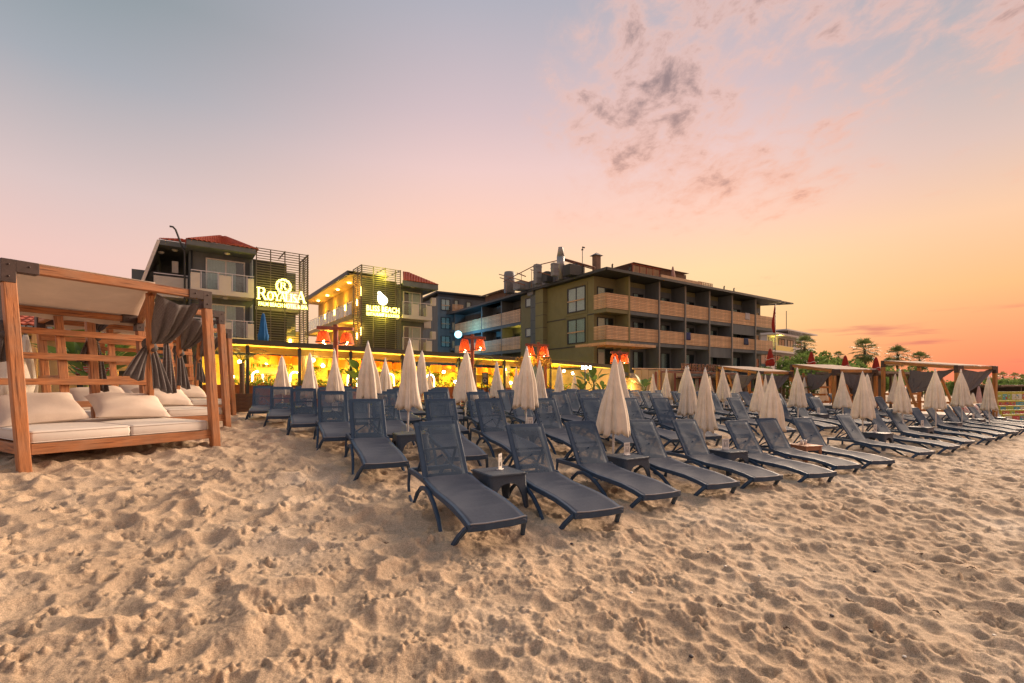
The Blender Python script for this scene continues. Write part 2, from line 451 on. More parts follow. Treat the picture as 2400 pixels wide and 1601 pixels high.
def build_sand():
    az = np.linspace(R(-66), R(66), 820)
    rr = [1.6]
    while rr[-1] < 420: rr.append(rr[-1] * (1.0042 if rr[-1] < 30 else 1.03) + (.0 if rr[-1] < 30 else .05))
    rr = np.array(rr)
    A, Q = np.meshgrid(az, rr); X, Y = Q * np.sin(A), Q * np.cos(A); Z = sand_height(X, Y)
    n, k = X.shape
    V = np.stack([X, Y, Z], -1).reshape(-1, 3)
    I = np.arange(n * k).reshape(n, k)
    Fq = np.stack([I[:-1, :-1], I[1:, :-1], I[1:, 1:], I[:-1, 1:]], -1).reshape(-1, 4)[:, ::-1]
    # the rest of the beach round and behind the camera, coarser
    az2 = np.linspace(R(66), R(294), 60); r2 = np.array([1.6, 2.2, 3, 4.5, 7, 11, 18, 30, 60, 150, 420])
    A2, Q2 = np.meshgrid(az2, r2); X2, Y2 = Q2 * np.sin(A2), Q2 * np.cos(A2); Z2 = ground(X2, Y2)
    I2 = np.arange(X2.size).reshape(X2.shape) + len(V)
    V2 = np.stack([X2, Y2, Z2], -1).reshape(-1, 3)
    F2 = np.stack([I2[:-1, :-1], I2[1:, :-1], I2[1:, 1:], I2[:-1, 1:]], -1).reshape(-1, 4)[:, ::-1]
    a3 = np.linspace(0, 2 * math.pi, 40, endpoint=False); r3 = np.linspace(.2, 1.6, 6)
    A3, Q3 = np.meshgrid(a3, r3); V3 = np.stack([Q3 * np.sin(A3), Q3 * np.cos(A3), ground(Q3 * np.sin(A3), Q3 * np.cos(A3)) - .005], -1).reshape(-1, 3)
    I3 = np.arange(A3.size).reshape(A3.shape) + len(V) + len(V2); I3n = np.roll(I3, -1, 1)
    F3 = np.stack([I3[:-1], I3[1:], I3n[1:], I3n[:-1]], -1).reshape(-1, 4)[:, ::-1]
    V = np.concatenate([V, V2, V3]); Fq = np.concatenate([Fq, F2, F3])
    me = bpy.data.meshes.new('sand')
    me.vertices.add(len(V)); me.vertices.foreach_set('co', V.astype(np.float32).ravel())
    me.loops.add(Fq.size); me.loops.foreach_set('vertex_index', Fq.astype(np.int32).ravel())
    me.polygons.add(len(Fq)); me.polygons.foreach_set('loop_start', np.arange(0, Fq.size, 4, dtype=np.int32)); me.polygons.foreach_set('loop_total', np.full(len(Fq), 4, dtype=np.int32))
    me.polygons.foreach_set('use_smooth', np.ones(len(Fq), dtype=bool))
    me.update(calc_edges=True); me.validate()
    m, N, L, b = new_mat('sand')
    tc = N.new('ShaderNodeTexCoord')
    def noise(sc, det, ro):
        q = N.new('ShaderNodeTexNoise'); q.inputs['Scale'].default_value = sc; q.inputs['Detail'].default_value = det; q.inputs['Roughness'].default_value = ro; L.new(tc.outputs['Object'], q.inputs['Vector']); return q.outputs[0]
    def ramp(v, st):
        q = N.new('ShaderNodeValToRGB'); e = q.color_ramp.elements
        while len(e) < len(st): e.new(.5)
        for el, (p, c) in zip(e, st): el.position = p; el.color = c + (1,)
        L.new(v, q.inputs[0]); return q.outputs[0]
    def mix(f, a, c, bl='MIX'):
        q = N.new('ShaderNodeMix'); q.data_type = 'RGBA'; q.blend_type = bl
        if isinstance(f, float): q.inputs[0].default_value = f
        else: L.new(f, q.inputs[0])
        L.new(a, q.inputs[6]); L.new(c, q.inputs[7]); return q.outputs[2]
    big = ramp(noise(.55, 4, .6), [(.3, (.52, .375, .25)), (.55, (.59, .445, .31)), (.72, (.72, .58, .44))])
    grain = ramp(noise(150, 3, .8), [(.30, (.30, .29, .28)), (.5, (.95, .95, .95)), (.70, (1.7, 1.68, 1.62))])
    mid = ramp(noise(45, 6, .75), [(.32, (.62, .60, .58)), (.62, (1.06, 1.06, 1.06))])
    c1 = mix(.8, big, grain, 'MULTIPLY'); c2 = mix(.75, c1, mid, 'MULTIPLY')
    L.new(c2, b.inputs['Base Color'])
    b.inputs['Roughness'].default_value = .85; b.inputs['Specular IOR Level'].default_value = .25
    b1 = N.new('ShaderNodeBump'); b1.inputs['Strength'].default_value = .8; b1.inputs['Distance'].default_value = .014; L.new(noise(55, 7, .78), b1.inputs['Height'])
    b2 = N.new('ShaderNodeBump'); b2.inputs['Strength'].default_value = .5; b2.inputs['Distance'].default_value = .003; L.new(noise(420, 3, .7), b2.inputs['Height']); L.new(b1.outputs[0], b2.inputs['Normal'])
    L.new(b2.outputs[0], b.inputs['Normal'])
    me.materials.append(m)
    tag(link('sand', me), kind='structure')
build_sand()

# bits of driftwood, seaweed and shell on the foreground sand
def litter():
    m1 = mat('dry_weed', (.10, .055, .035), .8); m2 = mat('shell_white', (.75, .7, .62), .4); m3 = mat('dark_pebble', (.07, .06, .065), .6)
    spots = [(1688, 1415), (1780, 1360), (2050, 1330), (2160, 1300), (2165, 1308), (1620, 1540), (1840, 1473), (2120, 1540), (1950, 1440), (2200, 1440), (1310, 1480), (1340, 1275), (905, 1275), (1480, 1390), (2040, 1480), (1990, 1395), (1700, 1330), (1660, 1295), (2280, 1350), (2330, 1490)]
    rank = {k: 1 + sum(1 for j, q in enumerate(spots) if j % 3 == k % 3 and q[0] < p[0]) for k, p in enumerate(spots)}
    for k, (px, py) in enumerate(spots):
        Y = 3.5
        for _ in range(12):
            x = (px - PX0) / F * Y; z = float(sand_height(x, Y)); Y = (CZ - z) / (py - HY) * F
        x = (px - PX0) / F * Y; z = float(sand_height(x, Y)); mb = MB(); t = k % 3
        if t == 0:
            for q in range(4):
                a = random.uniform(0, 6.3); l = random.uniform(.02, .06); mb.tube([(0, 0, .004), (l * .5 * math.cos(a), l * .5 * math.sin(a), .014), (l * math.cos(a + .4), l * math.sin(a + .4), .004)], .003, 5)
            o = mb.build('dry_seaweed', m1, None, (x, Y, z)); tag(o, f'scrap of brown dried seaweed, {ordinal(rank[k])} from the left on the foreground sand', 'seaweed', 'scraps of seaweed on the sand')
        elif t == 1:
            mb.sphere((0, 0, .004), .013, 6, .5); o = mb.build('shell', m2, None, (x, Y, z)); tag(o, f'small pale shell, {ordinal(rank[k])} from the left on the foreground sand', 'shell', 'pale shells on the sand')
        else:
            mb.sphere((0, 0, .006), .016, 6, .6); o = mb.build('pebble', m3, None, (x, Y, z)); tag(o, f'small dark pebble, {ordinal(rank[k])} from the left half sunk in the foreground sand', 'pebble', 'dark pebbles on the sand')
litter()

# ------------------------------------------------------------------ sun loungers
NAVY = mat('navy_plastic', (.033, .063, .112), .5, .12, 9, .12, 260, spec=.3)
SLING = mesh_mat('navy_sling', (.074, .086, .115), .0, .62, .03)
SLING_BACK = mesh_mat('navy_sling_open', (.058, .098, .150), .36, .6, .35)
def lounger_parts(root):
    prof = [(.64, .345), (.3, .36), (0, .362), (-.2, .340), (-.45, .322), (-.75, .326), (-1.0, .322), (-1.25, .298), (-1.43, .266)]
    mb = MB()
    for s in (-1, 1): mb.path([(s * .292, y, z) for y, z in prof], .05, .062)
    mb.path([(-.315, .64, .345), (.315, .64, .345)], .05, .062)
    mb.path([(-.318, -1.43, .268), (-.15, -1.452, .266), (.15, -1.452, .266), (.318, -1.43, .268)], .04, .075)
    mb.path([(-.29, -.02, .335), (.29, -.02, .335)], .05, .04)
    mb.path([(-.29, -.72, .30), (.29, -.72, .30)], .05, .04)
    mb.build('frame', NAVY, root)
    # seat sling
    ys = [.01 - 1.40 * k / 30 for k in range(31)] + [-1.42, -1.455, -1.463]
    zz = np.interp([-y for y in ys], [-p[0] for p in prof], [p[1] for p in prof]) + .037
    zz[-2] -= .006; zz[-1] -= .022
    P = []
    for i, y in enumerate(ys):
        r = []
        for j in range(21):
            t = j / 10 - 1; e = 1 - t * t; q = -y
            slack = math.exp(-((q - .42) / .34) ** 2)
            dip = .030 * e * min(1, max(0, q) / .12) * (1 if q < 1.1 else .5) + e * (.008 * slack * math.sin(30 * (q - .16 * t * t) + 1.2 * t) + .005 * math.sin(9 * q + 2.6 * t) + .003 * math.sin(52 * (q - .25 * abs(t)) + 3 * t) * slack)
            r.append((t * .305, y, float(zz[i]) - dip - (.02 if j in (0, 20) else 0)))
        P.append(r)
    MB().grid(P).build('seat', SLING, root)
    MB().path([(-.3, -1.452, .309), (-.15, -1.47, .305), (.15, -1.47, .305), (.3, -1.452, .309)], .012, .012, c=.003).build('seat_piping', mat('grey_piping', (.25, .25, .27), .5), root)
    # backrest
    a = R(56); D = Vector((0, math.cos(a), math.sin(a))); Nn = Vector((0, -math.sin(a), math.cos(a))); H0 = Vector((0, .02, .375)); Lb = .77
    b = empty_part = MB()
    for s in (-1, 1): b.path([H0 + Vector((s * .262, 0, 0)) + D * (Lb * k) - Nn * .022 for k in (0, .5, 1)], .075, .034, up=Nn)
    for k in (.03, .965): b.path([H0 + D * (Lb * k) - Nn * .022 + Vector((x, 0, 0)) for x in (-.225, .225)], .085, .034, up=Nn)
    bf = b.build('backrest_frame', NAVY, root)
    P = []
    for i in range(13):
        k = i / 12; r = []
        for j in range(11):
            t = j / 5 - 1
            p = H0 + D * (Lb * k * 1.01) + Vector((t * .3, 0, 0)) + Nn * (.004 - .02 * (1 - t * t) * math.sin(math.pi * k) + .002 * math.sin(9 * k + 4 * t))
            if abs(t) == 1: p = p - Nn * .036
            if i == 12: p = p - Nn * .03
            r.append(p)
        P.append(r)
    MB().grid(P).build('backrest', SLING_BACK, root)
    for s in (-1, 1):
        MB().cbox(s * .3 - .022, s * .3 + .022, -.03, .04, .365, .405, .008).build('hinge', NAVY, bf)
    st = MB()
    for s in (-1, 1): st.path([H0 + D * .40 + Vector((s * .21, 0, 0)) - Nn * .03, (s * .225, .5, .375)], .035, .03)
    st.path([H0 + D * .40 + Vector((-.21, 0, 0)) - Nn * .035, H0 + D * .40 + Vector((.21, 0, 0)) - Nn * .035], .035, .03)
    st.path([(-.22, .44, .40), (0, .2, .62), (.22, .44, .40)], .03, .024)
    st.build('back_strut', NAVY, root)
    for s in (-1, 1):
        arch = [(.385, .20, -.06), (.37, .17, .06), (.352, .10, .19), (.34, -.02, .285), (.335, -.16, .315), (.335, -.32, .295), (.345, -.52, .23), (.362, -.72, .13), (.385, -.9, .0), (.395, -.97, -.07), (.402, -1.02, -.15)]
        MB().path([(s * x, y, z) for x, y, z in arch], .04, .052, up=(0, -.6, .8), taper=[.9, .95, 1, 1, 1, 1.05, 1.05, 1, .9, .8, .8]).build('arched_leg', NAVY, root)
        MB().path([(s * .305, -1.41, .262), (s * .325, -1.38, .235), (s * .36, -1.30, .14), (s * .405, -1.20, -.02), (s * .42, -1.17, -.07), (s * .435, -1.14, -.14)], .05, .045, up=(0, -.6, .8)).build('front_leg', NAVY, root)
        MB().path([(s * .305, .63, .33), (s * .312, .64, .16), (s * .315, .6, .03), (s * .34, .42, .015), (s * .38, .21, .01)], .04, .035, up=(1, 0, 0)).build('rear_leg', NAVY, root)

def place_on_beach(o, x, y, yaw, z=None, slope=True):
    fx, fy = math.sin(yaw), -math.cos(yaw)
    ph = math.atan2(gz(x - fx * .6, y - fy * .6) - gz(x + fx * 1.3, y + fy * 1.3), 1.9) if slope else 0
    o.matrix_basis = Matrix.Translation((x, y, (gz(x, y) if z is None else z) - (.035 if slope else 0))) @ Matrix.Rotation(yaw, 4, 'Z') @ Matrix.Rotation(ph, 4, 'X') @ Matrix.Rotation(random.uniform(-.012, .012), 4, 'Y')

proto = empty('sun_lounger', (0, 0, 0))
lounger_parts(proto)
first = [True]
def add_lounger(x, y, yaw, label):
    o = proto if first[0] else copy_tree(proto); first[0] = False
    place_on_beach(o, x, y, yaw)
    tag(o, label, 'sun lounger', 'navy sun loungers in rows on the sand')
    return o
ROWNAME = ['front row nearest the sea', 'second row', 'third row', 'fourth row', 'fifth row', 'rearmost row']
for i, (x, y, z, a) in enumerate(FRONT):
    add_lounger(x, y, R(a), f'navy mesh sun lounger, {ordinal(i + 1)} from the left in the {ROWNAME[0]}')
# rows further up the beach: the ray of each backrest met with the row's line
def row_point(px, v):
    k = (px - PX0) / F; X, Y = RO[0] - v * RS, RO[1] + v * RC
    u = (k * Y - X) / (RC - k * RS)
    return X + u * RC, Y + u * RS, u
ROWS = [(2.7, [866, 1044, 1162, 1293, 1404, 1495, 1568, 1640, 1744, 1842, 1886, 1932, 1990, 2052, 2080]),
        (4.85, [783, 908, 1030, 1132, 1230, 1325, 1390, 1486, 1556, 1618, 1684, 1738, 1790, 1840, 1912, 1970]),
        (7.0, [714, 836, 938, 1036, 1122, 1200, 1264, 1348, 1412, 1470, 1530, 1602, 1660, 1716, 1762, 1822]),
        (9.2, [660, 770, 862, 950, 1040, 1112, 1180, 1246, 1310, 1378, 1432, 1500, 1562, 1622, 1676]),
        (11.4, [616, 716, 806, 890, 968, 1040, 1106, 1170, 1232, 1290, 1352, 1416, 1480])]
LOUNGERS = [(x, y, R(a)) for x, y, z, a in FRONT]
for k, (v, pxs) in enumerate(ROWS):
    for i, px in enumerate(pxs):
        x, y, u = row_point(px, v)
        yaw = R(24 + random.uniform(-3, 3)) if i else R(26)
        LOUNGERS.append((x, y, yaw))
        add_lounger(x, y, yaw, f'navy mesh sun lounger, {ordinal(i + 1)} from the left in the {ROWNAME[k + 1]} of the block')

# ------------------------------------------------------------------ woven side tables
WOVEN = mat('woven_navy_plastic', (.045, .065, .095), .5, .2, 40, .8, 130, spec=.45)
def weave(m):
    N, L = m.node_tree.nodes, m.node_tree.links; b = N['Principled BSDF']
    tc = N.new('ShaderNodeTexCoord'); w = [N.new('ShaderNodeTexWave') for _ in range(2)]
    for q, d in zip(w, ('X', 'Z')):
        q.bands_direction = d; q.inputs['Scale'].default_value = 28; L.new(tc.outputs['Object'], q.inputs['Vector'])
    mx = N.new('ShaderNodeMath'); mx.operation = 'MULTIPLY'; L.new(w[0].outputs['Fac'], mx.inputs[0]); L.new(w[1].outputs['Fac'], mx.inputs[1])
    bp = N.new('ShaderNodeBump'); bp.inputs['Strength'].default_value = .7; bp.inputs['Distance'].default_value = .004
    L.new(mx.outputs[0], bp.inputs['Height']); L.new(bp.outputs[0], b.inputs['Normal'])
weave(WOVEN)
def side_table_parts(root):
    h, a, b = .43, .265, .30                   # half width at the top and at the feet
    def half(z): return a + (b - a) * (1 - z / h) ** 1.5
    MB().cbox(-a - .012, a + .012, -a - .012, a + .012, h - .03, h, .026).build('tabletop', WOVEN, root)
    for q in range(4):
        mb = MB(); n = 20; outer, inner = [], []
        for i in range(n + 1):
            t = i / n * 2 - 1
            ar = .31 * max(0, 1 - (abs(t) / .76) ** 2.8) ** .5 if abs(t) < .76 else -.03
            outer.append((t, ar))
        rows = []
        for t, ar in outer:
            colm = []
            for k in range(6):
                z = ar + (h - .012 - ar) * k / 5
                hw = half(max(z, 0)); r_ = .035
                x = t * hw; y = -hw + (r_ * max(0, (abs(t) - .85) / .15) ** 2 if abs(t) > .85 else 0)
                colm.append((x, y, z))
            rows.append(colm)
        back = [[(x * .93, y + .022, z) for x, y, z in c] for c in rows]
        mb.grid(rows); mb.grid([c[::-1] for c in back])
        mb.grid([[r[0] for r in back], [r[0] for r in rows]], False)
        rot = Matrix.Rotation(q * math.pi / 2, 4, 'Z')
        mb.v = [tuple(rot @ Vector(p)) for p in mb.v]
        mb.build('arched_side', WOVEN, root)
tproto = empty('side_table', (0, 0, 0)); side_table_parts(tproto); tfirst = [True]
TABLES = []
def add_table(x, y, yaw, label):
    o = tproto if tfirst[0] else copy_tree(tproto); tfirst[0] = False
    place_on_beach(o, x, y, yaw, slope=False)
    tag(o, label, 'side table', 'navy woven side tables between loungers'); TABLES.append((x, y, o))
    return o
def between(i, j, fwd):
    (x0, y0, a0), (x1, y1, a1) = LOUNGERS[i], LOUNGERS[j]
    a = (a0 + a1) / 2; return (x0 + x1) / 2 + math.sin(a) * fwd, (y0 + y1) / 2 - math.cos(a) * fwd, a
for n, (i, j, f) in enumerate([(0, 1, .12), (2, 3, .0), (4, 5, .0), (8, 9, .05), (10, 11, .05), (12, 13, .0), (14, 15, .0), (16, 17, .0)]):
    x, y, a = between(i, j, f)
    add_table(x, y, a + R(4), f'woven navy side table, {ordinal(n + 1)} from the left along the front row of loungers')
base = len(FRONT)
for k, (v, pxs) in enumerate(ROWS):
    n = 0
    for i in range(0, len(pxs) - 1, 2):
        x0, y0, _ = LOUNGERS[base + i]; x1, y1, _ = LOUNGERS[base + i + 1]
        if math.hypot(x1 - x0, y1 - y0) < 1.25: continue
        n += 1
        x, y, a = between(base + i, base + i + 1, .1)
        add_table(x, y, a, f'woven navy side table, {ordinal(n)} from the left in the {ROWNAME[k + 1]} of loungers')
    base += len(pxs)

# menu cards and ashtrays on the tables
ACR = mat('white_card', (.72, .68, .62), .35)
INK = mat('card_ink', (.16, .13, .11), .5)
def menu_parts(root):
    mb = MB(); mb.box(-.07, .07, -.003, .003, .012, .21); mb.build('card', ACR, root)
    pr = MB(); pr.tube([(.0, -.0045, .05), (.0, -.0045, .1)], .004, 5)
    for s in (-1, 1):
        pr.box(s * .028 - .006, s * .028 + .006, -.005, -.0035, .05, .14); pr.box(-.045, .045, -.005, -.0035, .165 + s * .008, .171 + s * .008)
    pr.build('print', INK, root)
    MB().cbox(-.055, .055, -.035, .035, 0, .014, .004).build('stand_foot', mat('clear_acrylic', (.8, .78, .74), .15, spec=.6), root)
mproto = empty('menu_card', (0, 0, 0)); menu_parts(mproto); mfirst = [True]
for n, (x, y, o) in enumerate(TABLES):
    if n % 3 == 2 and n > 3: continue
    c = mproto if mfirst[0] else copy_tree(mproto); mfirst[0] = False
    z = gz(x, y) + .43
    a = R(74) if n == 0 else R(20 + random.uniform(-25, 25))
    dx, dy = (.02, .06) if n < 2 else (random.uniform(-.08, .08), random.uniform(-.05, .1))
    c.matrix_basis = Matrix.Translation((x + dx, y + dy, z)) @ Matrix.Rotation(a, 4, 'Z')
    lab = o['label'].replace('woven navy side table, ', '')
    tag(c, 'white menu card on the side table ' + lab.replace(' from the left', ' from left'), 'menu card', 'white menu cards on the side tables')

# one wooden side table in the front row
def wooden_table():
    x, y, a = between(6, 7, .1)
    W = wood_mat('crate_wood', (.42, .19, .10))
    r = empty('wooden_table', (x, y, gz(x, y)), a, 'small reddish wooden slatted table between two front row loungers', 'table')
    for k in range(5): bar_obj('slat', (-.24, -.2 + k * .1, .40), (.24, -.2 + k * .1, .40), .085, .02, W, r, .003)
    for sx in (-1, 1):
        for sy in (-1, 1): bar_obj('leg', (sx * .2, sy * .2, -.03), (sx * .2, sy * .2, .39), .045, .045, W, r, .004)
    for s in (-1, 1):
        bar_obj('apron', (-.22, s * .2, .345), (.22, s * .2, .345), .02, .085, W, r, .003); bar_obj('apron', (s * .2, -.18, .345), (s * .2, .18, .345), .02, .085, W, r, .003)
    G = mat('frosted_glass', (.75, .7, .65), .15, spec=.7)
    for k, (dx, dy) in enumerate(((-.05, .05), (.02, .03), (.06, .08))):
        p = r.matrix_basis @ Vector((dx, dy, .41))
        o = MB().lathe([(.022, 0), (.026, .06), (.028, .1), (.025, .1), (.022, .01)], 10).build('glass', G, None, (x + dx, y + dy, gz(x, y) + .411))
        tag(o, ['leftmost', 'middle', 'rightmost'][k] + ' small empty glass on the reddish wooden table', 'glass', 'glasses on the wooden table')
wooden_table()

# ------------------------------------------------------------------ closed beach parasols
CREAM = mat('cream_canvas', (.88, .79, .67), .8, .14, 5, .3, 240, trans=.22, rand=.07)
TIP = mat('white_tip', (.78, .76, .72), .5)
POLE = mat('white_pole', (.62, .58, .54), .45)
def parasol_meshes(seed):
    g = random.Random(seed); n = 96; rings = []; L_ = 1.3
    ph = [g.uniform(-.3, .3) for _ in range(9)]; dep = [g.uniform(.22, .5) for _ in range(9)]
    for i in range(17):
        t = i / 16; r0 = .022 + (.235 + .04 * math.sin(seed * 1.7)) * t ** (.86 + .12 * math.cos(seed * 2.3)) + .012 * math.sin(t * 7 + seed)
        ring = []
        for j in range(n):
            th = 2 * math.pi * j / n; k = int(th / (2 * math.pi) * 8); w = math.cos(8 * th + ph[k] * 2)
            r = r0 * (1 + (dep[k] * (w * .42 + .22 * math.sin(16 * th + seed) * t) - .16 * (1 - abs(math.sin(8 * th + ph[k]))) ** 3) * min(1, t * 1.8))
            z = -L_ * t - (.05 * t ** 4 * (math.sin(3 * th + seed) * .6 + math.sin(8 * th + 1) * .5 + g.uniform(-.15, .15)))
            ring.append((r * math.cos(th), r * math.sin(th), z))
        rings.append(ring)
    # hem tucked in towards the pole
    rings.append([(x * .72, y * .72, z + .035) for x, y, z in rings[-1]])
    rings.append([(x * .3, y * .3, z + .10) for x, y, z in rings[-2]])
    can = MB().loft(rings, False).mesh('canopy', CREAM)
    tip = MB().lathe([(.034, -.09), (.03, -.02), (.012, .03), (.004, .06)], 10).mesh('tip', TIP)
    pole = MB().lathe([(.019, -2.6), (.019, -.8)], 8).mesh('pole', POLE)
    return can, tip, pole
PM = [parasol_meshes(s) for s in range(1, 10)]
PAR = [(1436, 836, 8.24), (955, 794, 9.15), (865, 799, 10.7), (788, 817, 12.1), (727, 826, 14.1), (663, 833, 16.4), (901, 838, 16), (984, 821, 14.7), (1006, 869, 22), (1090, 821, 12.6), (1079, 849, 18.5),
       (1164, 846, 17.4), (1232, 813, 10.45), (1268, 844, 14.6), (1208, 859, 20.5), (1310, 856, 17), (1346, 874, 24.5), (1249, 876, 25), (1452, 844, 14.2), (1531, 876, 25.5), (1561, 864, 21.5), (1603, 858, 18), (1613, 857, 13),
       (1650, 862, 10.2), (1657, 867, 15.2), (1664, 881, 29), (1698, 859, 18.5), (1726, 873, 24), (1779, 870, 15.8), (1796, 878, 21.5), (1806, 875, 11), (1871, 861, 16.2), (1884, 884, 24), (1929, 881, 25.5), (1976, 871, 17.7),
       (2022, 870, 13.6), (2030, 876, 19.5), (2097, 876, 22), (2118, 864, 14.4), (2194, 864, 15.9), (2255, 865, 17.2), (2319, 880, 18.4)]
PAR.sort()
near = {1436: 'largest closed cream parasol, standing behind the third and fourth front loungers', 1806: 'large closed cream parasol behind the seventh front row lounger', 1650: 'large closed cream parasol behind the fifth front row lounger'}
for i, (px, py, Y) in enumerate(PAR):
    p = at(px, py, Y); can, tip, pole = PM[i % 9]
    r = empty('beach_parasol', (p.x, p.y, gz(p.x, p.y)))
    a = random.uniform(0, 6.28); h = p.z - gz(p.x, p.y); tx, ty = random.uniform(-.03, .03), random.uniform(-.03, .03)
    r.matrix_basis = Matrix.Translation((p.x, p.y, gz(p.x, p.y))) @ Matrix.Rotation(tx, 4, 'X') @ Matrix.Rotation(ty, 4, 'Y') @ Matrix.Rotation(a, 4, 'Z')
    for nme, me in (('canopy', can), ('tip', tip), ('pole', pole)): link(nme, me, r, (0, 0, h - .05))
    tag(r, near.get(px, f'closed cream canvas parasol, {ordinal(i + 1)} from the left among the loungers'), 'parasol', 'closed cream parasols among the loungers')
# ------------------------------------------------------------------ plants
LEAF = mat('leaf_green', (.10, .17, .04), .5, .35, 3, trans=.3, rand=.15)
LEAF2 = mat('bush_leaf', (.14, .22, .06), .55, .45, 2, trans=.4, rand=.12)
PALMLEAF = mat('palm_leaf', (.14, .18, .06), .5, .35, 2, trans=.3, rand=.12)
BARK = mat('palm_bark', (.12, .08, .05), .9, .35, 10, .6, 30)
BLOOM = mat('orange_flower', (.6, .12, .03), .6, .3)
def leaf_blade(mb, base, tip, width, droop=.15, n=6, split=False):
    base, tip = Vector(base), Vector(tip); d = tip - base
    side = d.cross(Vector((0, 0, 1))); side = side.normalized() if side.length > 1e-4 else Vector((1, 0, 0)); P = []
    for i in range(n + 1):
        t = i / n; c = base + d * t + Vector((0, 0, -droop * d.length * t * t)); w = width * math.sin(math.pi * min(.98, max(.03, t ** .8))) * .5
        P.append([c - side * w + Vector((0, 0, w * .35)), c, c + side * w + Vector((0, 0, w * .35))])
    mb.grid(P)
def banana_plant(loc, h, label, n=8, seed=1, group='banana plants by the restaurant', spread=.9):
    g = random.Random(seed); r = empty('banana_plant', loc, 0, label, 'plant', group)
    st = MB()
    for k in range(2): st.tube([(k * .1, 0, -.05), (k * .1 + g.uniform(-.05, .05), 0, h * .3), (k * .1 + g.uniform(-.1, .1), .02, h * .55)], [.07, .06, .035], 8)
    st.build('stem', mat('banana_stem', (.16, .17, .05), .6, .3), r)
    for k in range(n):
        a = k * 2.4 + g.uniform(-.4, .4); z0 = h * g.uniform(.35, .55); el = g.uniform(.5, 1.3); L_ = h * g.uniform(.45, .62)
        mb = MB(); b = Vector((.03 * math.cos(a), .03 * math.sin(a), z0)); t = b + Vector((math.cos(a) * math.cos(el), math.sin(a) * math.cos(el), math.sin(el))) * L_ * spread
        m1 = b.lerp(t, .28); mb.tube([b, m1], .018, 5); leaf_blade(mb, m1, t, L_ * .3, .25, 7)
        mb.build('leaf', LEAF, r)
    return r
def fan_palm(loc, h, rad, label, seed, trunk=.16, group='tall fan palms against the sunset', fronds=40):
    g = random.Random(seed); r = empty('palm_tree', loc, 0, label, 'palm tree', group)
    lean = g.uniform(-.04, .04) * h
    MB().tube([(lean * t * t, 0, -.2 + (h + .2) * t) for t in (0, .25, .5, .75, 1)], [trunk * 1.25, trunk, trunk * .9, trunk * .9, trunk], 9).build('trunk', BARK, r)
    for k in range(fronds):
        a = k * 2.39996; el = R(88) - (k / fronds) ** .85 * R(168) + g.uniform(-.12, .12); mb = MB()
        c = Vector((lean, 0, h)); dr = Vector((math.cos(a) * math.cos(el), math.sin(a) * math.cos(el), math.sin(el)))
        hub = c + dr * rad * g.uniform(.42, .56); mb.tube([c, hub], rad * .012, 4)
        side = dr.cross(Vector((0, 0, 1))); side = side.normalized() if side.length > .01 else Vector((1, 0, 0)); up = side.cross(dr)
        for q in range(11):
            f = R(-75 + 150 * q / 10); v = (dr * math.cos(f) + side * math.sin(f)).normalized(); L_ = rad * g.uniform(.40, .56)
            tip = hub + v * L_ + Vector((0, 0, -.22 * L_)); mid = hub + v * L_ * .55; w = rad * .03; pr = v.cross(up).normalized() * w
            mb.add([hub, mid - pr, tip, mid + pr], [(0, 1, 2, 3)])
        mb.build('frond', PALMLEAF, r)
    return r
def feather_palm(loc, h, rad, label, seed, fronds=10, trunk=.09, group='small palms in front of the restaurant'):
    g = random.Random(seed); r = empty('palm_tree', loc, 0, label, 'palm tree', group)
    MB().tube([(0, 0, -.1), (.02, 0, h * .5), (0, 0, h)], [trunk * 1.2, trunk, trunk], 9).build('trunk', BARK, r)
    for k in range(fronds):
        a = k * 2.39996 + g.uniform(-.2, .2); mb = MB(); el0 = g.uniform(.6, 1.25); pts = []
        for i in range(9):
            t = i / 8; e = el0 - 1.5 * t * t
            pts.append((Vector((0, 0, h)) if not pts else pts[-1] + Vector((math.cos(a) * math.cos(e), math.sin(a) * math.cos(e), math.sin(e))) * rad / 7))
        mb.tube(pts, [.012 * (1 - .8 * i / 8) for i in range(9)], 4)
        sd = Vector((-math.sin(a), math.cos(a), 0))
        for i in range(1, 9):
            for q in (0, .5):
                p = pts[i] if not q else (pts[i] + pts[i - 1]) / 2; L_ = rad * .34 * math.sin(math.pi * (i - q * .5 + .6) / 10)
                for s in (-1, 1):
                    d_ = (sd * s + (pts[i] - pts[i - 1]).normalized() * .6 + Vector((0, 0, -.35))).normalized(); w = d_.cross(Vector((0, 0, 1))).normalized() * .016
                    mb.add([p, p + d_ * L_ * .5 + w, p + d_ * L_, p + d_ * L_ * .5 - w], [(0, 1, 2, 3)])
        mb.build('frond', PALMLEAF, r)
    return r
def leaf_cloud(n, rad, seed, size, lumps=7, flat=.8):
    g = random.Random(seed); mb = MB(); cs = [(Vector((g.gauss(0, .45), g.gauss(0, .45), g.gauss(0, .32))) * rad, rad * g.uniform(.32, .6)) for _ in range(lumps)]
    for _ in range(n):
        c, q = g.choice(cs); v = Vector((g.gauss(0, 1), g.gauss(0, 1), g.gauss(0, 1))).normalized(); p = c + v * q * g.uniform(.6, 1.05) ** .6
        p.z *= flat
        d_ = (v + Vector((g.gauss(0, .6), g.gauss(0, .6), g.gauss(0, .6)))).normalized(); e = d_.cross(Vector((g.random(), g.random(), g.random()))).normalized(); s = size * g.uniform(.6, 1.5)
        mb.add([p - d_ * s, p + e * s * .45, p + d_ * s, p - e * s * .45], [(0, 1, 2, 3)])
    return mb
CLOUDS = None
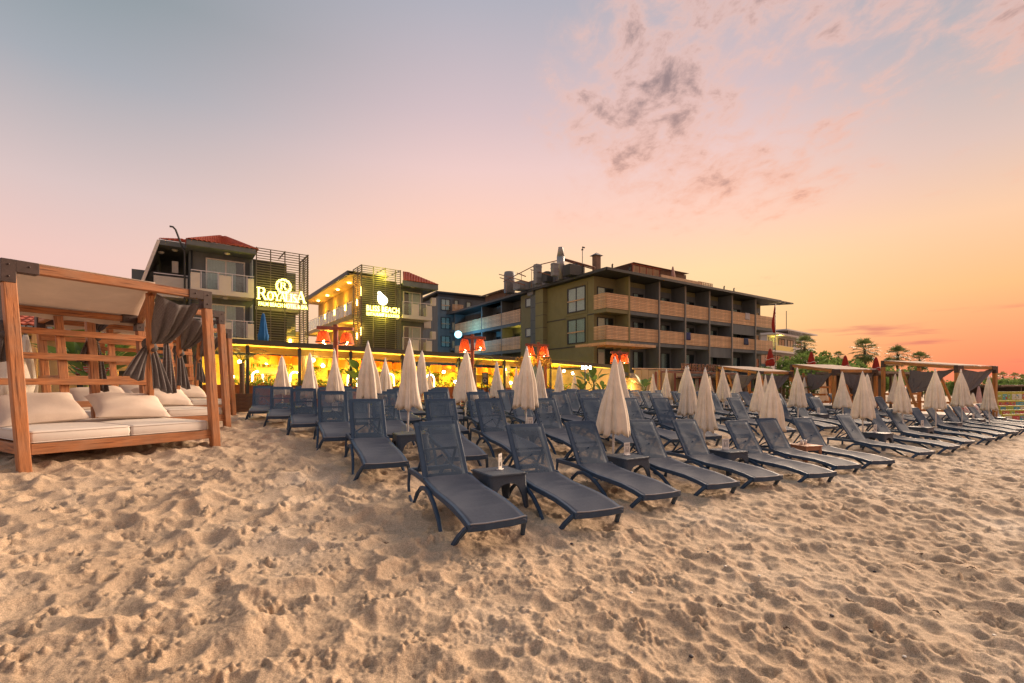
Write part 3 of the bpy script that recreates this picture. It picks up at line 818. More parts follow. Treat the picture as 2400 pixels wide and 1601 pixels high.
def bush_tree(px, Y, pytop, width_px, seed, label, group='leafy trees beyond the cabanas', m=None, name='tree'):
    p = at(px, pytop, Y); rad = width_px / F * Y / 2; g0 = gz(p.x, p.y)
    cz = max(p.z - rad * .75, g0 + rad * .5)
    r = empty(name, (p.x, p.y, g0), 0, label, 'tree', group)
    t = MB()
    t.tube([(0, 0, -.2), (.05, 0, (cz - g0) * .5), (0, 0, cz - g0)], [rad * .09, rad * .07, rad * .04], 7)
    for k in range(4): t.tube([(0, 0, (cz - g0) * .6), (math.cos(k * 1.7) * rad * .5, math.sin(k * 1.7) * rad * .5, cz - g0 + rad * .2)], [rad * .045, rad * .015], 5)
    t.build('trunk', BARK, r)
    leaf_cloud(2200, rad, seed, rad * .075, 11).build('crown', m or LEAF2, r, (0, 0, cz - g0))
    return r
GP = lambda px, Y: (at(px, 0, Y).x, Y, gz(at(px, 0, Y).x, Y))
# the leafy belt and palms behind the right-hand cabanas
for i, (px, Y, py, w) in enumerate([(1845, 48, 838, 80), (1885, 50, 832, 90), (1925, 52, 838, 64), (1965, 54, 834, 60), (1835, 42, 858, 90), (1905, 44, 852, 100), (1975, 46, 846, 100), (2040, 50, 848, 90), (2085, 54, 862, 60), (1790, 46, 858, 40), (2125, 56, 866, 50), (2060, 46, 872, 70), (2160, 56, 872, 56)]):
    bush_tree(px, Y, py, w, 20 + i, f'leafy green tree, {ordinal(i + 1)} of the belt behind the right hand cabanas')
for i, (px, py, Y, rad) in enumerate([(1888, 812, 62, 1.8), (2029, 822, 64, 2.1), (2103, 834, 66, 1.85), (2154, 846, 66, 1.7), (1966, 836, 72, 1.1), (2085, 850, 74, 1.1)]):
    p = at(px, py, Y); g0 = gz(p.x, p.y)
    fan_palm((p.x, p.y, g0), p.z - g0, rad, f'fan palm with spiky crown, {ordinal(i + 1)} of the palms behind the cabanas' if i > 3 else ['fan palm in front of the white hotel', 'tallest fan palm standing against the orange sky', 'slim fan palm right of the tallest palm', 'fan palm beside the roof of the rightmost cabana'][i], 3 + i)
for i, (px, Y, py, w) in enumerate([(2262, 70, 900, 50), (2300, 75, 902, 50), (2345, 80, 885, 40), (2330, 72, 893, 50), (2375, 78, 892, 60), (2410, 74, 888, 60), (2350, 60, 905, 50), (2395, 62, 906, 60), (2440, 70, 890, 60), (2215, 68, 897, 60), (2250, 60, 905, 60)]):
    bush_tree(px, Y, py, w, 50 + i, f'distant leafy tree, {ordinal(i + 1)} of the row at the far right edge', 'distant trees at the far right')
for i, (px, py, Y) in enumerate([(2350, 884, 90), (2378, 886, 92), (2336, 886, 95), (2398, 890, 90)]):
    p = at(px, py, Y); g0 = gz(p.x, p.y); fan_palm((p.x, p.y, g0), p.z - g0, 1.3, f'small distant palm, {ordinal(i + 1)} at the far right skyline', 33 + i, group='distant palms at the far right', fronds=22)
# ------------------------------------------------------------------ wooden daybeds
TEAK = wood_mat('orange_teak', (.40, .155, .056))
TEAK2 = wood_mat('yellow_teak', (.46, .19, .045))
BRACKET = mat('dark_bracket', (.055, .035, .032), .5, .3, 12)
CANVAS = mat('beige_canvas', (.70, .59, .50), .85, .07, 3, .15, 120, trans=.45)
MATT = mat('cream_mattress', (.66, .60, .54), .8, .05, 4, .1, 150)
PILLOW = mat('beige_pillow', (.60, .50, .42), .85, .06, 5, .25, 60)
def stripe_mat():
    m = mat('grey_striped_cloth', (.17, .155, .155), .9, .2, 40, .3, 200, trans=.12)
    N, L = m.node_tree.nodes, m.node_tree.links; b = N['Principled BSDF']; src = b.inputs['Base Color'].links[0].from_socket
    uv = N.new('ShaderNodeUVMap'); w = N.new('ShaderNodeTexWave'); w.bands_direction = 'Y'; w.inputs['Scale'].default_value = 13; w.inputs['Distortion'].default_value = 1.2; w.inputs['Detail'].default_value = 2
    L.new(uv.outputs[0], w.inputs[0])
    cr = N.new('ShaderNodeValToRGB'); cr.color_ramp.elements[0].position = .25; cr.color_ramp.elements[0].color = (.62, .6, .6, 1); cr.color_ramp.elements[1].position = .7; cr.color_ramp.elements[1].color = (1.3, 1.26, 1.22, 1)
    L.new(w.outputs['Fac'], cr.inputs[0])
    mx = N.new('ShaderNodeMix'); mx.data_type = 'RGBA'; mx.blend_type = 'MULTIPLY'; mx.inputs[0].default_value = 1
    L.new(src, mx.inputs[6]); L.new(cr.outputs[0], mx.inputs[7]); L.new(mx.outputs[2], b.inputs['Base Color'])
    return m
STRIPE = stripe_mat()
def sheet(name, P, m, parent=None, uvs=1.0, thick=.012):
    """cloth surface with real thickness; UV v runs along the first index"""
    n, k = len(P), len(P[0])
    mb = MB().grid(P); me = mb.mesh(name, m); uv = me.uv_layers.new(name='UVMap')
    for pl in me.polygons:
        for li in pl.loop_indices:
            vi = me.loops[li].vertex_index; uv.data[li].uv = ((vi % k) / (k - 1), (vi // k) / (n - 1) * uvs)
    o = link(name, me, parent)
    md = o.modifiers.new('solidify', 'SOLIDIFY'); md.thickness = thick; md.offset = 0
    return o

def mattress(name, x0, x1, y0, y1, z0, z1):
    nx, ny = 9, 9; rings = []
    mb = MB()
    prof = [(.035, z0), (.006, z0 + .012), (0, z0 + .05), (-.006, (z0 + z1) / 2), (0, z1 - .05), (.006, z1 - .014), (.03, z1 - .002)]
    def loop(i, z):
        q = []; xs0, xs1, ys0, ys1 = x0 + i, x1 - i, y0 + i, y1 - i; c = .04
        for cx, cy, a0 in ((xs1 - c, ys0 + c, -90), (xs1 - c, ys1 - c, 0), (xs0 + c, ys1 - c, 90), (xs0 + c, ys0 + c, 180)):
            for k in range(4): a = R(a0 + k * 30); q.append((cx + c * math.cos(a), cy + c * math.sin(a), z + .004 * math.sin(cx * 5 + cy * 7)))
        return q
    mb.loft([loop(i, z) for i, z in prof], False)
    for zz in (z0 + .022, z1 - .022):                       # sewn piping round the edges
        q = loop(.002, zz); mb.tube(q + q[:2], .008, 5)
    top = loop(.03, z1 - .002); c = Vector(((x0 + x1) / 2, (y0 + y1) / 2, z1 + .018)); n = len(top)
    inner = [tuple(Vector(p).lerp(c, .35) + Vector((0, 0, .006))) for p in top]; inner2 = [tuple(Vector(p).lerp(c, .7) + Vector((0, 0, .004))) for p in top]
    mb.loft([top, inner, inner2], False); o = len(mb.v) - n; mb.f.append(tuple(range(o, o + n))); mb.sm.append(True)
    return mb

def pillow_mesh(w, d, h, seed):
    g = random.Random(seed); n = 18; top, bot = [], []
    for i in range(n + 1):
        u = i / n * 2 - 1; rt, rb = [], []
        for j in range(n + 1):
            v = j / n * 2 - 1
            e = (max(0, 1 - abs(u) ** 2.6) * max(0, 1 - abs(v) ** 2.6)) ** .42
            cx = 1 - .07 * (1 - abs(v) ** 2) * abs(u) ** 3; cy = 1 - .09 * (1 - abs(u) ** 2) * abs(v) ** 3
            wr = .012 * math.sin(5 * u + seed) * math.cos(4 * v + seed * 2) + .01 * math.sin(11 * (u + v) + seed) * (1 - e)
            rt.append((u * w / 2 * cx, v * d / 2 * cy, h * .62 * e + wr * min(1, e * 3))); rb.append((u * w / 2 * cx, v * d / 2 * cy, -h * .38 * e))
        top.append(rt); bot.append(rb[::-1])
    return MB().grid(top).grid(bot)

def daybed(loc, rz, label, W=TEAK, w=2.5, d=2.53, h=2.81, hr=2.55, beds=True, group='wooden daybeds with canopies on the sand', lean=.18, backs=True, name='daybed', skew=.0):
    """local x along the open front, y towards the slatted back"""
    r = empty(name, loc, rz, label, 'daybed', group)
    s = .135
    top = {(0, 0): (0, 0, h), (1, 0): (w, 0, h), (0, 1): (0, d, hr), (1, 1): (w, d, hr)}
    foot = {k: (p[0] + lean, p[1], -.25) for k, p in top.items()}
    for k, p in top.items():
        q = bar_obj('post', foot[k], (p[0], p[1], p[2] - .02), s, s, W, r, .012, up=(0, 1, 0))
        br = MB(); z = p[2]
        br.cbox(p[0] - s / 2 - .006, p[0] + s / 2 + .006, p[1] - s / 2 - .006, p[1] + s / 2 + .006, z - .30, z + .012, .006)
        x0, x1 = (p[0] + s / 2, p[0] + .30) if k[0] == 0 else (p[0] - .30, p[0] - s / 2)
        br.cbox(x0, x1, p[1] - s / 2 - .006, p[1] + s / 2 + .006, z - .15, z + .012, .006)
        for bx, bz in ((0, -.06), (0, -.22), (.2 if k[0] == 0 else -.2, -.06)):
            br.sphere((p[0] + bx, p[1] - s / 2 - .008, z + bz), .013, 6)
        br.build('bracket', BRACKET, r)
    bar_obj('beam', (.06, 0, h - .07), (w - .06, 0, h - .07), .12, .13, W, r, .01)
    bar_obj('beam', (.06, d, hr - .07), (w - .06, d, hr - .07), .10, .11, W, r, .01)
    for x, q in ((0, 0), (w, skew)): bar_obj('beam', (x - q, .06, h - .08), (x, d - .06, hr - .08), .10, .12, W, r, .01)
    # stretched canopy with a hanging back edge
    P = []
    for i in range(13):
        t = i / 12; row = []
        for j in range(17):
            q = j / 16; sag = -.07 * math.sin(math.pi * t) * math.sin(math.pi * q) - .008 * math.sin(14 * q + 3 * t) * math.sin(math.pi * t)
            row.append((.02 + (w - .04 - skew * (1 - t)) * q, -.04 + (d + .04) * t, h + .015 + (hr - h) * t + sag))
        P.append(row)
    P.append([(p[0], d + .055, p[2] - .03) for p in P[-1]]); P.append([(p[0], d + .06, hr - .20 + .02 * math.sin(9 * p[0])) for p in P[-1]])
    sheet('canopy', P, CANVAS, r, thick=.008)
    if backs:
        for z in (2.1, 1.66, 1.2, .78): bar_obj('back_rail', (-.05 + lean * (1 - z / h), d - .07, z), (w + .05 + lean * (1 - z / h), d - .07, z), .05, .115, W, r, .006)
        bar_obj('back_upright', (w * .5 + lean * .8, d, .2), (w * .5, d, hr - .14), .13, .05, W, r, .006, up=(0, 1, 0))
        bar_obj('side_brace', (w + lean - .06, d * .92, .2), (w - skew - .03, .12, h - .16), .085, .10, W, r, .006, up=(0, 1, 0))
        for z in (1.66, 1.2): bar_obj('side_rail', (-.02, d * .5, z), (-.02, d - .05, z), .045, .10, W, r, .006)
    if beds:
        f0 = 0; lx = lean * .9
        bar_obj('front_board', (.07 + lx, f0, .25), (w - .07 + lx, f0, .25), .045, .15, W, r, .006); bar_obj('back_board', (.07 + lx, d, .25), (w - .07 + lx, d, .25), .045, .15, W, r, .006)
        for x in (.0, w): bar_obj('side_board', (x + lx, f0 + .07, .25), (x + lx, d - .07, .25), .045, .15, W, r, .006)
        for k in range(8): bar_obj('bed_slat', (.05 + lx, f0 + .2 + k * .29, .30), (w - .05 + lx, f0 + .2 + k * .29, .30), .09, .02, W, r, .003)
    return r

def to_world(r, p):
    return Matrix.Translation(r.location) @ Matrix.Rotation(r.rotation_euler.z, 4, 'Z') @ Vector(p)

A1 = math.atan2(.868, .496)
D1P = (-6.66, 6.43)
BUMPS += [(-6.66, 6.43, 0)]
D1P = (-6.75, 6.27)
d1 = daybed((D1P[0], D1P[1], CZ - 1.145), A1, 'nearest wooden daybed with beige canopy, slatted back and two big pillows', skew=.78)
def bedding(r, w, d, lean, who, n=2, pil=True, cover=0.0):
    hw = (w - .16) / n
    for k in range(n):
        o = mattress('mattress', -hw / 2 + .004, hw / 2 - .004, 0, d - .12, 0, .18).build('mattress', MATT)
        o.location = to_world(r, (.08 + lean * .8 + hw * (k + .5), .03, .322)); o.rotation_euler.z = r.rotation_euler.z
        tag(o, ('left' if k == 0 else 'right') + ' cream mattress ' + who, 'mattress', 'cream mattresses on the daybeds')
    if pil:
        for k in range(n):
            m = pillow_mesh(1.12, .82, .3, 3 + k + int(r.location.x * 10) % 7).mesh('pillow', PILLOW)
            o = link('pillow', m)
            c = to_world(r, (.08 + lean * .7 + hw * (k + .5) + (-.02 if k else -.05), d - .90 - .1 * k, .74))
            o.matrix_basis = Matrix.Translation(c) @ Matrix.Rotation(r.rotation_euler.z + (-.10 if k else .06), 4, 'Z') @ Matrix.Rotation(R(30 - 4 * k), 4, 'X') @ Matrix.Rotation(R(3 if k else -4), 4, 'Y')
            tag(o, ('left' if k == 0 else 'right') + ' large beige pillow ' + who, 'pillow', 'beige pillows on the daybeds')
bedding(d1, 2.5, 2.53, .18, 'on the nearest wooden daybed')
P2 = (-8.29, 9.17)
d2 = daybed((P2[0], P2[1], gz(*P2) - .02), A1, 'second wooden daybed, directly behind the nearest one', skew=.78)
bedding(d2, 2.5, 2.53, .18, 'on the second wooden daybed from the front')
P3 = (-10.65, 13.4)
d3 = daybed((P3[0], P3[1], gz(*P3)), A1, 'third wooden daybed, farthest back beside the dark planter box', skew=.78)
bedding(d3, 2.5, 2.53, .18, 'on the rearmost left daybed')

def swag(r, p0, p1, knot, label, tails=((.5, -.16), (.75, .12)), width=.5, sag=.35):
    """grey striped cloth hung from a beam, gathered in a knot with loose ends"""
    e = empty('curtain', to_world(r, knot), 0, label, 'curtain', 'grey striped curtains tied to the daybeds')
    off = Vector(e.location)
    W_ = lambda p: to_world(r, p) - off
    p0, p1, kn = Vector(p0), Vector(p1), Vector(knot); P = []
    for i in range(19):
        t = i / 18; row = []
        for j in range(21):
            s_ = j / 20; topp = p0.lerp(p1, s_) + Vector((0, 0, -.09 * math.sin(math.pi * s_)))
            c = kn + (topp - kn) * .05
            p = topp.lerp(c, t ** 1.15) + Vector((0, 0, -sag * math.sin(math.pi * t) * (1 - .25 * s_)))
            fold = (.022 + .045 * math.sin(math.pi * t)) * math.sin(s_ * 24 + t * 5) + .03 * math.sin(s_ * 9 + 5 * t)
            row.append(W_(p + Vector((0, fold, .5 * fold))))
        P.append(row)
    sheet('drape', P, STRIPE, e, 1.6)
    k = MB(); q = W_(kn)
    k.sphere((q.x, q.y, q.z), .11, 10, 1.1); k.sphere((q.x + .07, q.y, q.z - .07), .08, 8, .9); k.build('knot', STRIPE, e)
    for L_, dx in tails:
        P = []
        for i in range(12):
            t = i / 11; row = []
            for j in range(13):
                s_ = j / 12 - .5
                wdt = .08 + .22 * t ** .8
                x = dx * t ** .7 + s_ * wdt; fold = (.02 + .03 * t) * math.sin(s_ * 17 + t * 2)
                row.append(W_(kn + Vector((x, fold - .03, -L_ * t - .05 * math.sin(s_ * 5) * t))))
            P.append(row)
        sheet('tail', P, STRIPE, e, .9)
    return e
swag(d1, (1.76, .05, 2.66), (2.42, .02, 2.60), (2.02, .95, 1.88), 'grey striped curtain knotted on the right side of the nearest daybed', tails=((.62, -.26), (.85, .20)), sag=.30)
swag(d1, (.06, .1, 2.65), (.05, .75, 2.6), (-.02, .15, 1.9), 'grey striped curtain at the far left edge of the nearest daybed', tails=((.4, -.1),), sag=.15)
swag(d2, (.05, .1, 2.62), (.5, .02, 2.62), (.1, .05, 2.05), 'grey striped curtain hanging on the left post of the second daybed', tails=((1.1, .08), (.6, -.12)), sag=.1)
swag(d2, (1.2, .0, 2.62), (1.7, .02, 2.62), (1.35, .05, 2.1), 'grey striped curtain hanging mid front of the second daybed', tails=((1.2, .05),), sag=.1)
swag(d2, (1.76, .05, 2.66), (2.42, .02, 2.60), (2.02, .95, 1.88), 'grey striped curtain on the right side of the second daybed', tails=((.9, .1),), sag=.2)
swag(d3, (1.76, .05, 2.66), (2.42, .02, 2.60), (2.02, .95, 1.88), 'grey striped curtain on the right side of the third daybed', tails=((.8, .1),), sag=.2)

# cabanas on the right, behind the loungers
def cabana(px, Y, label, pytop, ang=A1, w=2.5, d=2.5):
    p = at(px, pytop, Y); g = gz(p.x, p.y); h = p.z - g
    a = ang; loc = Vector((p.x, p.y, g)) - Vector((math.cos(a), math.sin(a), 0)) * 0
    r = daybed((loc.x, loc.y, g), a, label, TEAK2, w, d, h, h + .34, False, 'wooden beach cabanas on the right', lean=.0, backs=False, name='cabana')
    for x in (0, w):
        bar_obj('slanted_brace', (x, d * .42, -.1), (x, d * .72, h - .14), .09, .09, TEAK2, r, .008, up=(0, 1, 0))
        for z in (.9, .5): bar_obj('side_rail', (x, d * .5, z), (x, d - .05, z), .05, .1, TEAK2, r, .006)
    for z in (1.3, .9, .5): bar_obj('back_rail', (0, d - .06, z), (w, d - .06, z), .05, .1, TEAK2, r, .006)
    return r, h
c1, h1 = cabana(1778, 23.5, 'leftmost wooden cabana with white roof beside the dark hotel', 870, R(25))
c2, h2 = cabana(1955, 22.5, 'middle wooden cabana with white roof, red parasols behind it', 866, R(13))
c3, h3 = cabana(2243, 19.6, 'rightmost wooden cabana with large striped curtains, near the coloured boards', 857, R(18), w=2.5, d=2.9)
for c, h, w, d, nm in ((c1, h1, 2.5, 2.5, 'leftmost'), (c2, h2, 2.5, 2.5, 'middle'), (c3, h3, 2.5, 2.9, 'rightmost')):
    swag(c, (.1, .1, h - .14), (.02, d * .62, h - .14), (.0, d * .66, h * .52), f'striped curtain on the left side of the {nm} cabana', tails=((.5, .05),), sag=.25)
    swag(c, (.35, .0, h - .14), (w - .1, .02, h - .14), (w * .5 if nm != 'rightmost' else .3, .05, h * .50), f'striped curtain across the open side of the {nm} cabana', tails=((.35, .05),), sag=.12)
    for k in range(2):
        o = mattress('mattress', -.55, .55, 0, 2.1, 0, .16).build('mattress', MATT); o.location = to_world(c, (.65 + 1.2 * k, .15, .3)); o.rotation_euler.z = c.rotation_euler.z
        tag(o, f'{"left" if k == 0 else "right"} cream mattress inside the {nm} cabana', 'mattress', 'cream mattresses in the cabanas')
    bb = MB().box(.1, w - .1, .1, 2.3, .05, .28); bb.build('bed_base', TEAK2, c)

# dark planter box at the head of the loungers
def planter():
    x, y = at(574, 950, 16.8).xy; z = gz(x, y)
    W = wood_mat('dark_wood', (.10, .045, .02))
    r = empty('planter_box', (x, y, z), R(30), 'dark brown wooden planter box at the left end of the lounger rows', 'planter')
    for k in range(5):
        zz = .1 + k * .13
        for yy in (-.22, .22): bar_obj('board', (-.42, yy, zz), (.42, yy, zz), .03, .125, W, r, .004)
        for xx in (-.42, .42): bar_obj('board', (xx, -.21, zz), (xx, .21, zz), .03, .125, W, r, .004)
    for sx in (-1, 1):
        for sy in (-1, 1): bar_obj('leg', (sx * .43, sy * .23, -.04), (sx * .43, sy * .23, .72), .05, .05, W, r, .004)
    MB().box(-.4, .4, -.2, .2, .55, .60).build('soil', mat('soil', (.05, .03, .02), .9), r)
planter()
# ------------------------------------------------------------------ hotels
PLAST = mat('charcoal_plaster', (.118, .136, .142), .8, .2, 1.5, .15, 40, stretch=(1, 1, .25))
PLAST2 = mat('lamp_tinted_plaster', (.195, .182, .092), .85, .1, 1.2, .15, 40)  # grey paint; the olive cast of warm lamplight is put into its colour
WHITE = mat('off_white_plaster', (.52, .49, .44), .7, .08, 2, .1, 40)
DARKSL = mat('dark_slat', (.13, .115, .085), .5, .2, 4)
METAL = mat('brushed_steel', (.55, .55, .56), .35, .08, 6, metal=.8)
GREYM = mat('galvanised_duct', (.20, .205, .22), .6, .18, 3, metal=.15)
SILVER = mat('silver_duct', (.30, .31, .33), .5, .12, 3, metal=.5)
FRAMEW = mat('white_frame', (.60, .56, .52), .5)
FRAMED = mat('dark_frame', (.035, .04, .042), .5)
CURT = mat('white_curtain', (.80, .80, .75), .9, .08, 3, trans=.15)
TILE_R = mat('red_roof_tile', (.36, .085, .05), .75, .3, 2.5, .2, 20, rand=0)
PINE = wood_mat('pine_slat', (.62, .39, .21), .6, .16)
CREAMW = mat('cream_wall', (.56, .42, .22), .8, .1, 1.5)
RUSTW = wood_mat('rust_wood', (.30, .07, .03))
def glass_mat():
    m, N, L, b = new_mat('window_glass')
    ou = N['Material Output']; N.remove(b)
    g = N.new('ShaderNodeBsdfGlossy'); g.inputs['Roughness'].default_value = .03; g.inputs[0].default_value = (.8, .85, .85, 1)
    t = N.new('ShaderNodeBsdfTransparent'); t.inputs[0].default_value = (.78, .86, .86, 1)
    lw = N.new('ShaderNodeLayerWeight'); lw.inputs[0].default_value = .5; pw = N.new('ShaderNodeMath'); pw.operation = 'POWER'; L.new(lw.outputs['Facing'], pw.inputs[0]); pw.inputs[1].default_value = 4; fr = N.new('ShaderNodeMapRange'); L.new(pw.outputs[0], fr.inputs[0]); fr.inputs[3].default_value = .07; fr.inputs[4].default_value = .9
    mx = N.new('ShaderNodeMixShader'); L.new(fr.outputs[0], mx.inputs[0]); L.new(t.outputs[0], mx.inputs[1]); L.new(g.outputs[0], mx.inputs[2]); L.new(mx.outputs[0], ou.inputs[0])
    return m
GLASS = glass_mat()
INSIDE = mat('dark_room', (.03, .03, .035), .9)

def ax(plane, pos, a, off, z):
    """point on a wall: plane 'v' faces -v, plane 'u' faces -u; off is outwards"""
    return (a, pos - off, z) if plane == 'v' else (pos - off, a, z)
def wbox(mb, plane, pos, a0, a1, o0, o1, z0, z1):
    p, q = ax(plane, pos, a0, o1, z0), ax(plane, pos, a1, o0, z1)
    return mb.box(min(p[0], q[0]), max(p[0], q[0]), min(p[1], q[1]), max(p[1], q[1]), z0, z1)
def window(root, plane, pos, a0, a1, z0, z1, fm, t=.06, mull=1, rail=None, curtain=True, split=(.05, .95), name='window'):
    f = MB()
    for b0, b1, y0, y1 in ((a0, a1, z0, z0 + t), (a0, a1, z1 - t, z1), (a0, a0 + t, z0 + t, z1 - t), (a1 - t, a1, z0 + t, z1 - t)): wbox(f, plane, pos, b0, b1, .0, .09, y0, y1)
    for k in range(mull):
        c = a0 + (a1 - a0) * (k + 1) / (mull + 1); wbox(f, plane, pos, c - t / 2, c + t / 2, .0, .085, z0 + t, z1 - t)
    w = f.build(name, fm, root)
    bk = MB(); wbox(bk, plane, pos, a0 + t, a1 - t, .002, .006, z0 + t, z1 - t); bk.build('room', INSIDE, w)
    if curtain:
        P = []; n = max(16, int((a1 - a0) * 16))
        for i in (0, 1):
            P.append([ax(plane, pos, a0 + t + (a1 - a0 - 2 * t) * (split[0] + (split[1] - split[0]) * j / n), .022 + .010 * math.sin(j * 1.9) + .004 * math.sin(j * .7), z0 + t + (z1 - z0 - 2 * t) * i) for j in range(n + 1)])
        MB().grid(P).build('curtain', CURT, w)
    for k in range(mull + 1):
        c0 = a0 + (a1 - a0) * k / (mull + 1) + t / 2; c1 = a0 + (a1 - a0) * (k + 1) / (mull + 1) - t / 2
        pn = MB(); wbox(pn, plane, pos, c0, c1, .055, .061, z0 + t, z1 - t); pn.build('pane', GLASS, w)
    if rail is not None:
        rb = MB(); wbox(rb, plane, pos, a0 + t, a1 - t, .12, .16, rail - .05, rail + .05); rb.build('safety_rail', PINE, w)
    return w
def white_balcony(root, u0, u1, vf, vb, zb, rail_h, pat, left=True, right=False):
    """white parapet with glass fields and a steel handrail"""
    MBb = MB(); MBb.box(u0, u1, vf, vb, zb, zb + .3)
    b = MBb.build('balcony', WHITE, root)
    zt = zb + .3; h = rail_h - zt
    x = u0; tot = sum(p[1] for p in pat); n = 0
    for kind, fr in pat:
        L_ = (u1 - u0) * fr / tot
        if kind == 's': MB().box(x, x + L_ - .01, vf + .01, vf + .13, zt, zt + h * .86).build('parapet', WHITE, b)
        else:
            MB().box(x + .02, x + L_ - .02, vf + .05, vf + .062, zt + .06, zt + h * .9).build('glass_panel', GLASS, b)
            m_ = MB()
            for q in (x + .02, x + L_ - .06): m_.box(q, q + .04, vf + .03, vf + .08, zt, zt + h)
            m_.build('baluster', METAL, b)
        x += L_
    if left: MB().box(u0 + .01, u0 + .12, vf + .13, vb, zt, zt + h * .86).build('parapet', WHITE, b)
    if right: MB().box(u1 - .12, u1 - .01, vf + .13, vb, zt, zt + h * .86).build('parapet', WHITE, b)
    hr = MB().path([(u0, vf + .06, rail_h), (u1, vf + .06, rail_h)], .06, .05)
    if left: hr.path([(u0 + .05, vf + .06, rail_h), (u0 + .05, vb, rail_h)], .05, .05)
    hr.build('handrail', METAL, b)
    return b
def tile_roof(root, corners, rows, name='roof', flip=False):
    """one roof slope: corners eave-left, eave-right, ridge-right, ridge-left; rows of half-round tiles"""
    a, b, c, d = [Vector(p) for p in corners]; mb = MB(); nrm = (b - a).cross(d - a).normalized()
    if nrm.z < 0: nrm = -nrm
    mb.add([a, b, c, d], [(0, 1, 2, 3)])
    W = (b - a).length; cols = max(6, int(W / .24))
    for r in range(rows):
        t0, t1 = r / rows, min(1, (r + 1.12) / rows); l0, r0, l1, r1 = a.lerp(d, t0), b.lerp(c, t0), a.lerp(d, t1), b.lerp(c, t1)
        n = max(2, int((r0 - l0).length / .24))
        P = [[], []]
        for j in range(n * 4 + 1):
            q = j / (n * 4); bump = abs(math.sin(math.pi * j / 4)) * .05
            P[0].append(l0.lerp(r0, q) + nrm * (bump + .05)); P[1].append(l1.lerp(r1, q) + nrm * (bump + .012))
        mb.grid(P)
        mb.grid([[p - nrm * .05 for p in P[0]], P[0]])
    o = mb.build(name, TILE_R, root); o['kind'] = 'stuff' if False else ''
    del o['kind']
    return o
def lattice(root, u1, v1, z0, z1, pitch, faces, posts):
    """open screen of horizontal slats round a stair tower"""
    g = MB()
    for u in posts: g.box(u - .03, u + .03, .03, .09, z0, z1)
    for f in faces:
        if f == 'r':
            for v in (.06, v1 * .5, v1): g.box(u1 - .09, u1 - .03, v - .03, v + .03, z0, z1)
        if f == 'l':
            for v in (.06, v1 * .5, v1): g.box(.03, .09, v - .03, v + .03, z0, z1)
    s = g.build('lattice_screen', DARKSL, root)
    fm = MB().bar((0, 0, 0), (u1, 0, 0), .05, .045).mesh('slat', DARKSL)
    sm = MB().bar((0, 0, 0), (0, v1, 0), .05, .045).mesh('slat', DARKSL)
    n = int((z1 - z0) / pitch)
    for k in range(n + 1):
        z = z1 - .03 - k * pitch
        link('slat', fm, s, (0, 0, z))
        if 'r' in faces: link('slat', sm, s, (u1, 0, z))
        if 'l' in faces: link('slat', sm, s, (0, 0, z))
    top = MB()
    for u in posts[::2]: top.box(u - .03, u + .03, 0, v1, z1 - .03, z1 + .03)
    top.build('top_frame', DARKSL, s)
    return s
GLOW = lamp_mat('sign_light', (1, .84, .14), 4)
WARMB = lamp_mat('warm_bulb', (1, .62, .12), 30)
WARMS = lamp_mat('warm_strip', (1, .66, .04), 2.2)
def plight(name, p, e, c=(1, .66, .07), r=.08, parent=None):
    l = bpy.data.lights.new(name, 'POINT'); l.energy = e; l.color = c; l.shadow_soft_size = r
    o = bpy.data.objects.new(name, l); col.objects.link(o); o.location = p
    if parent: o.parent = parent
    return o

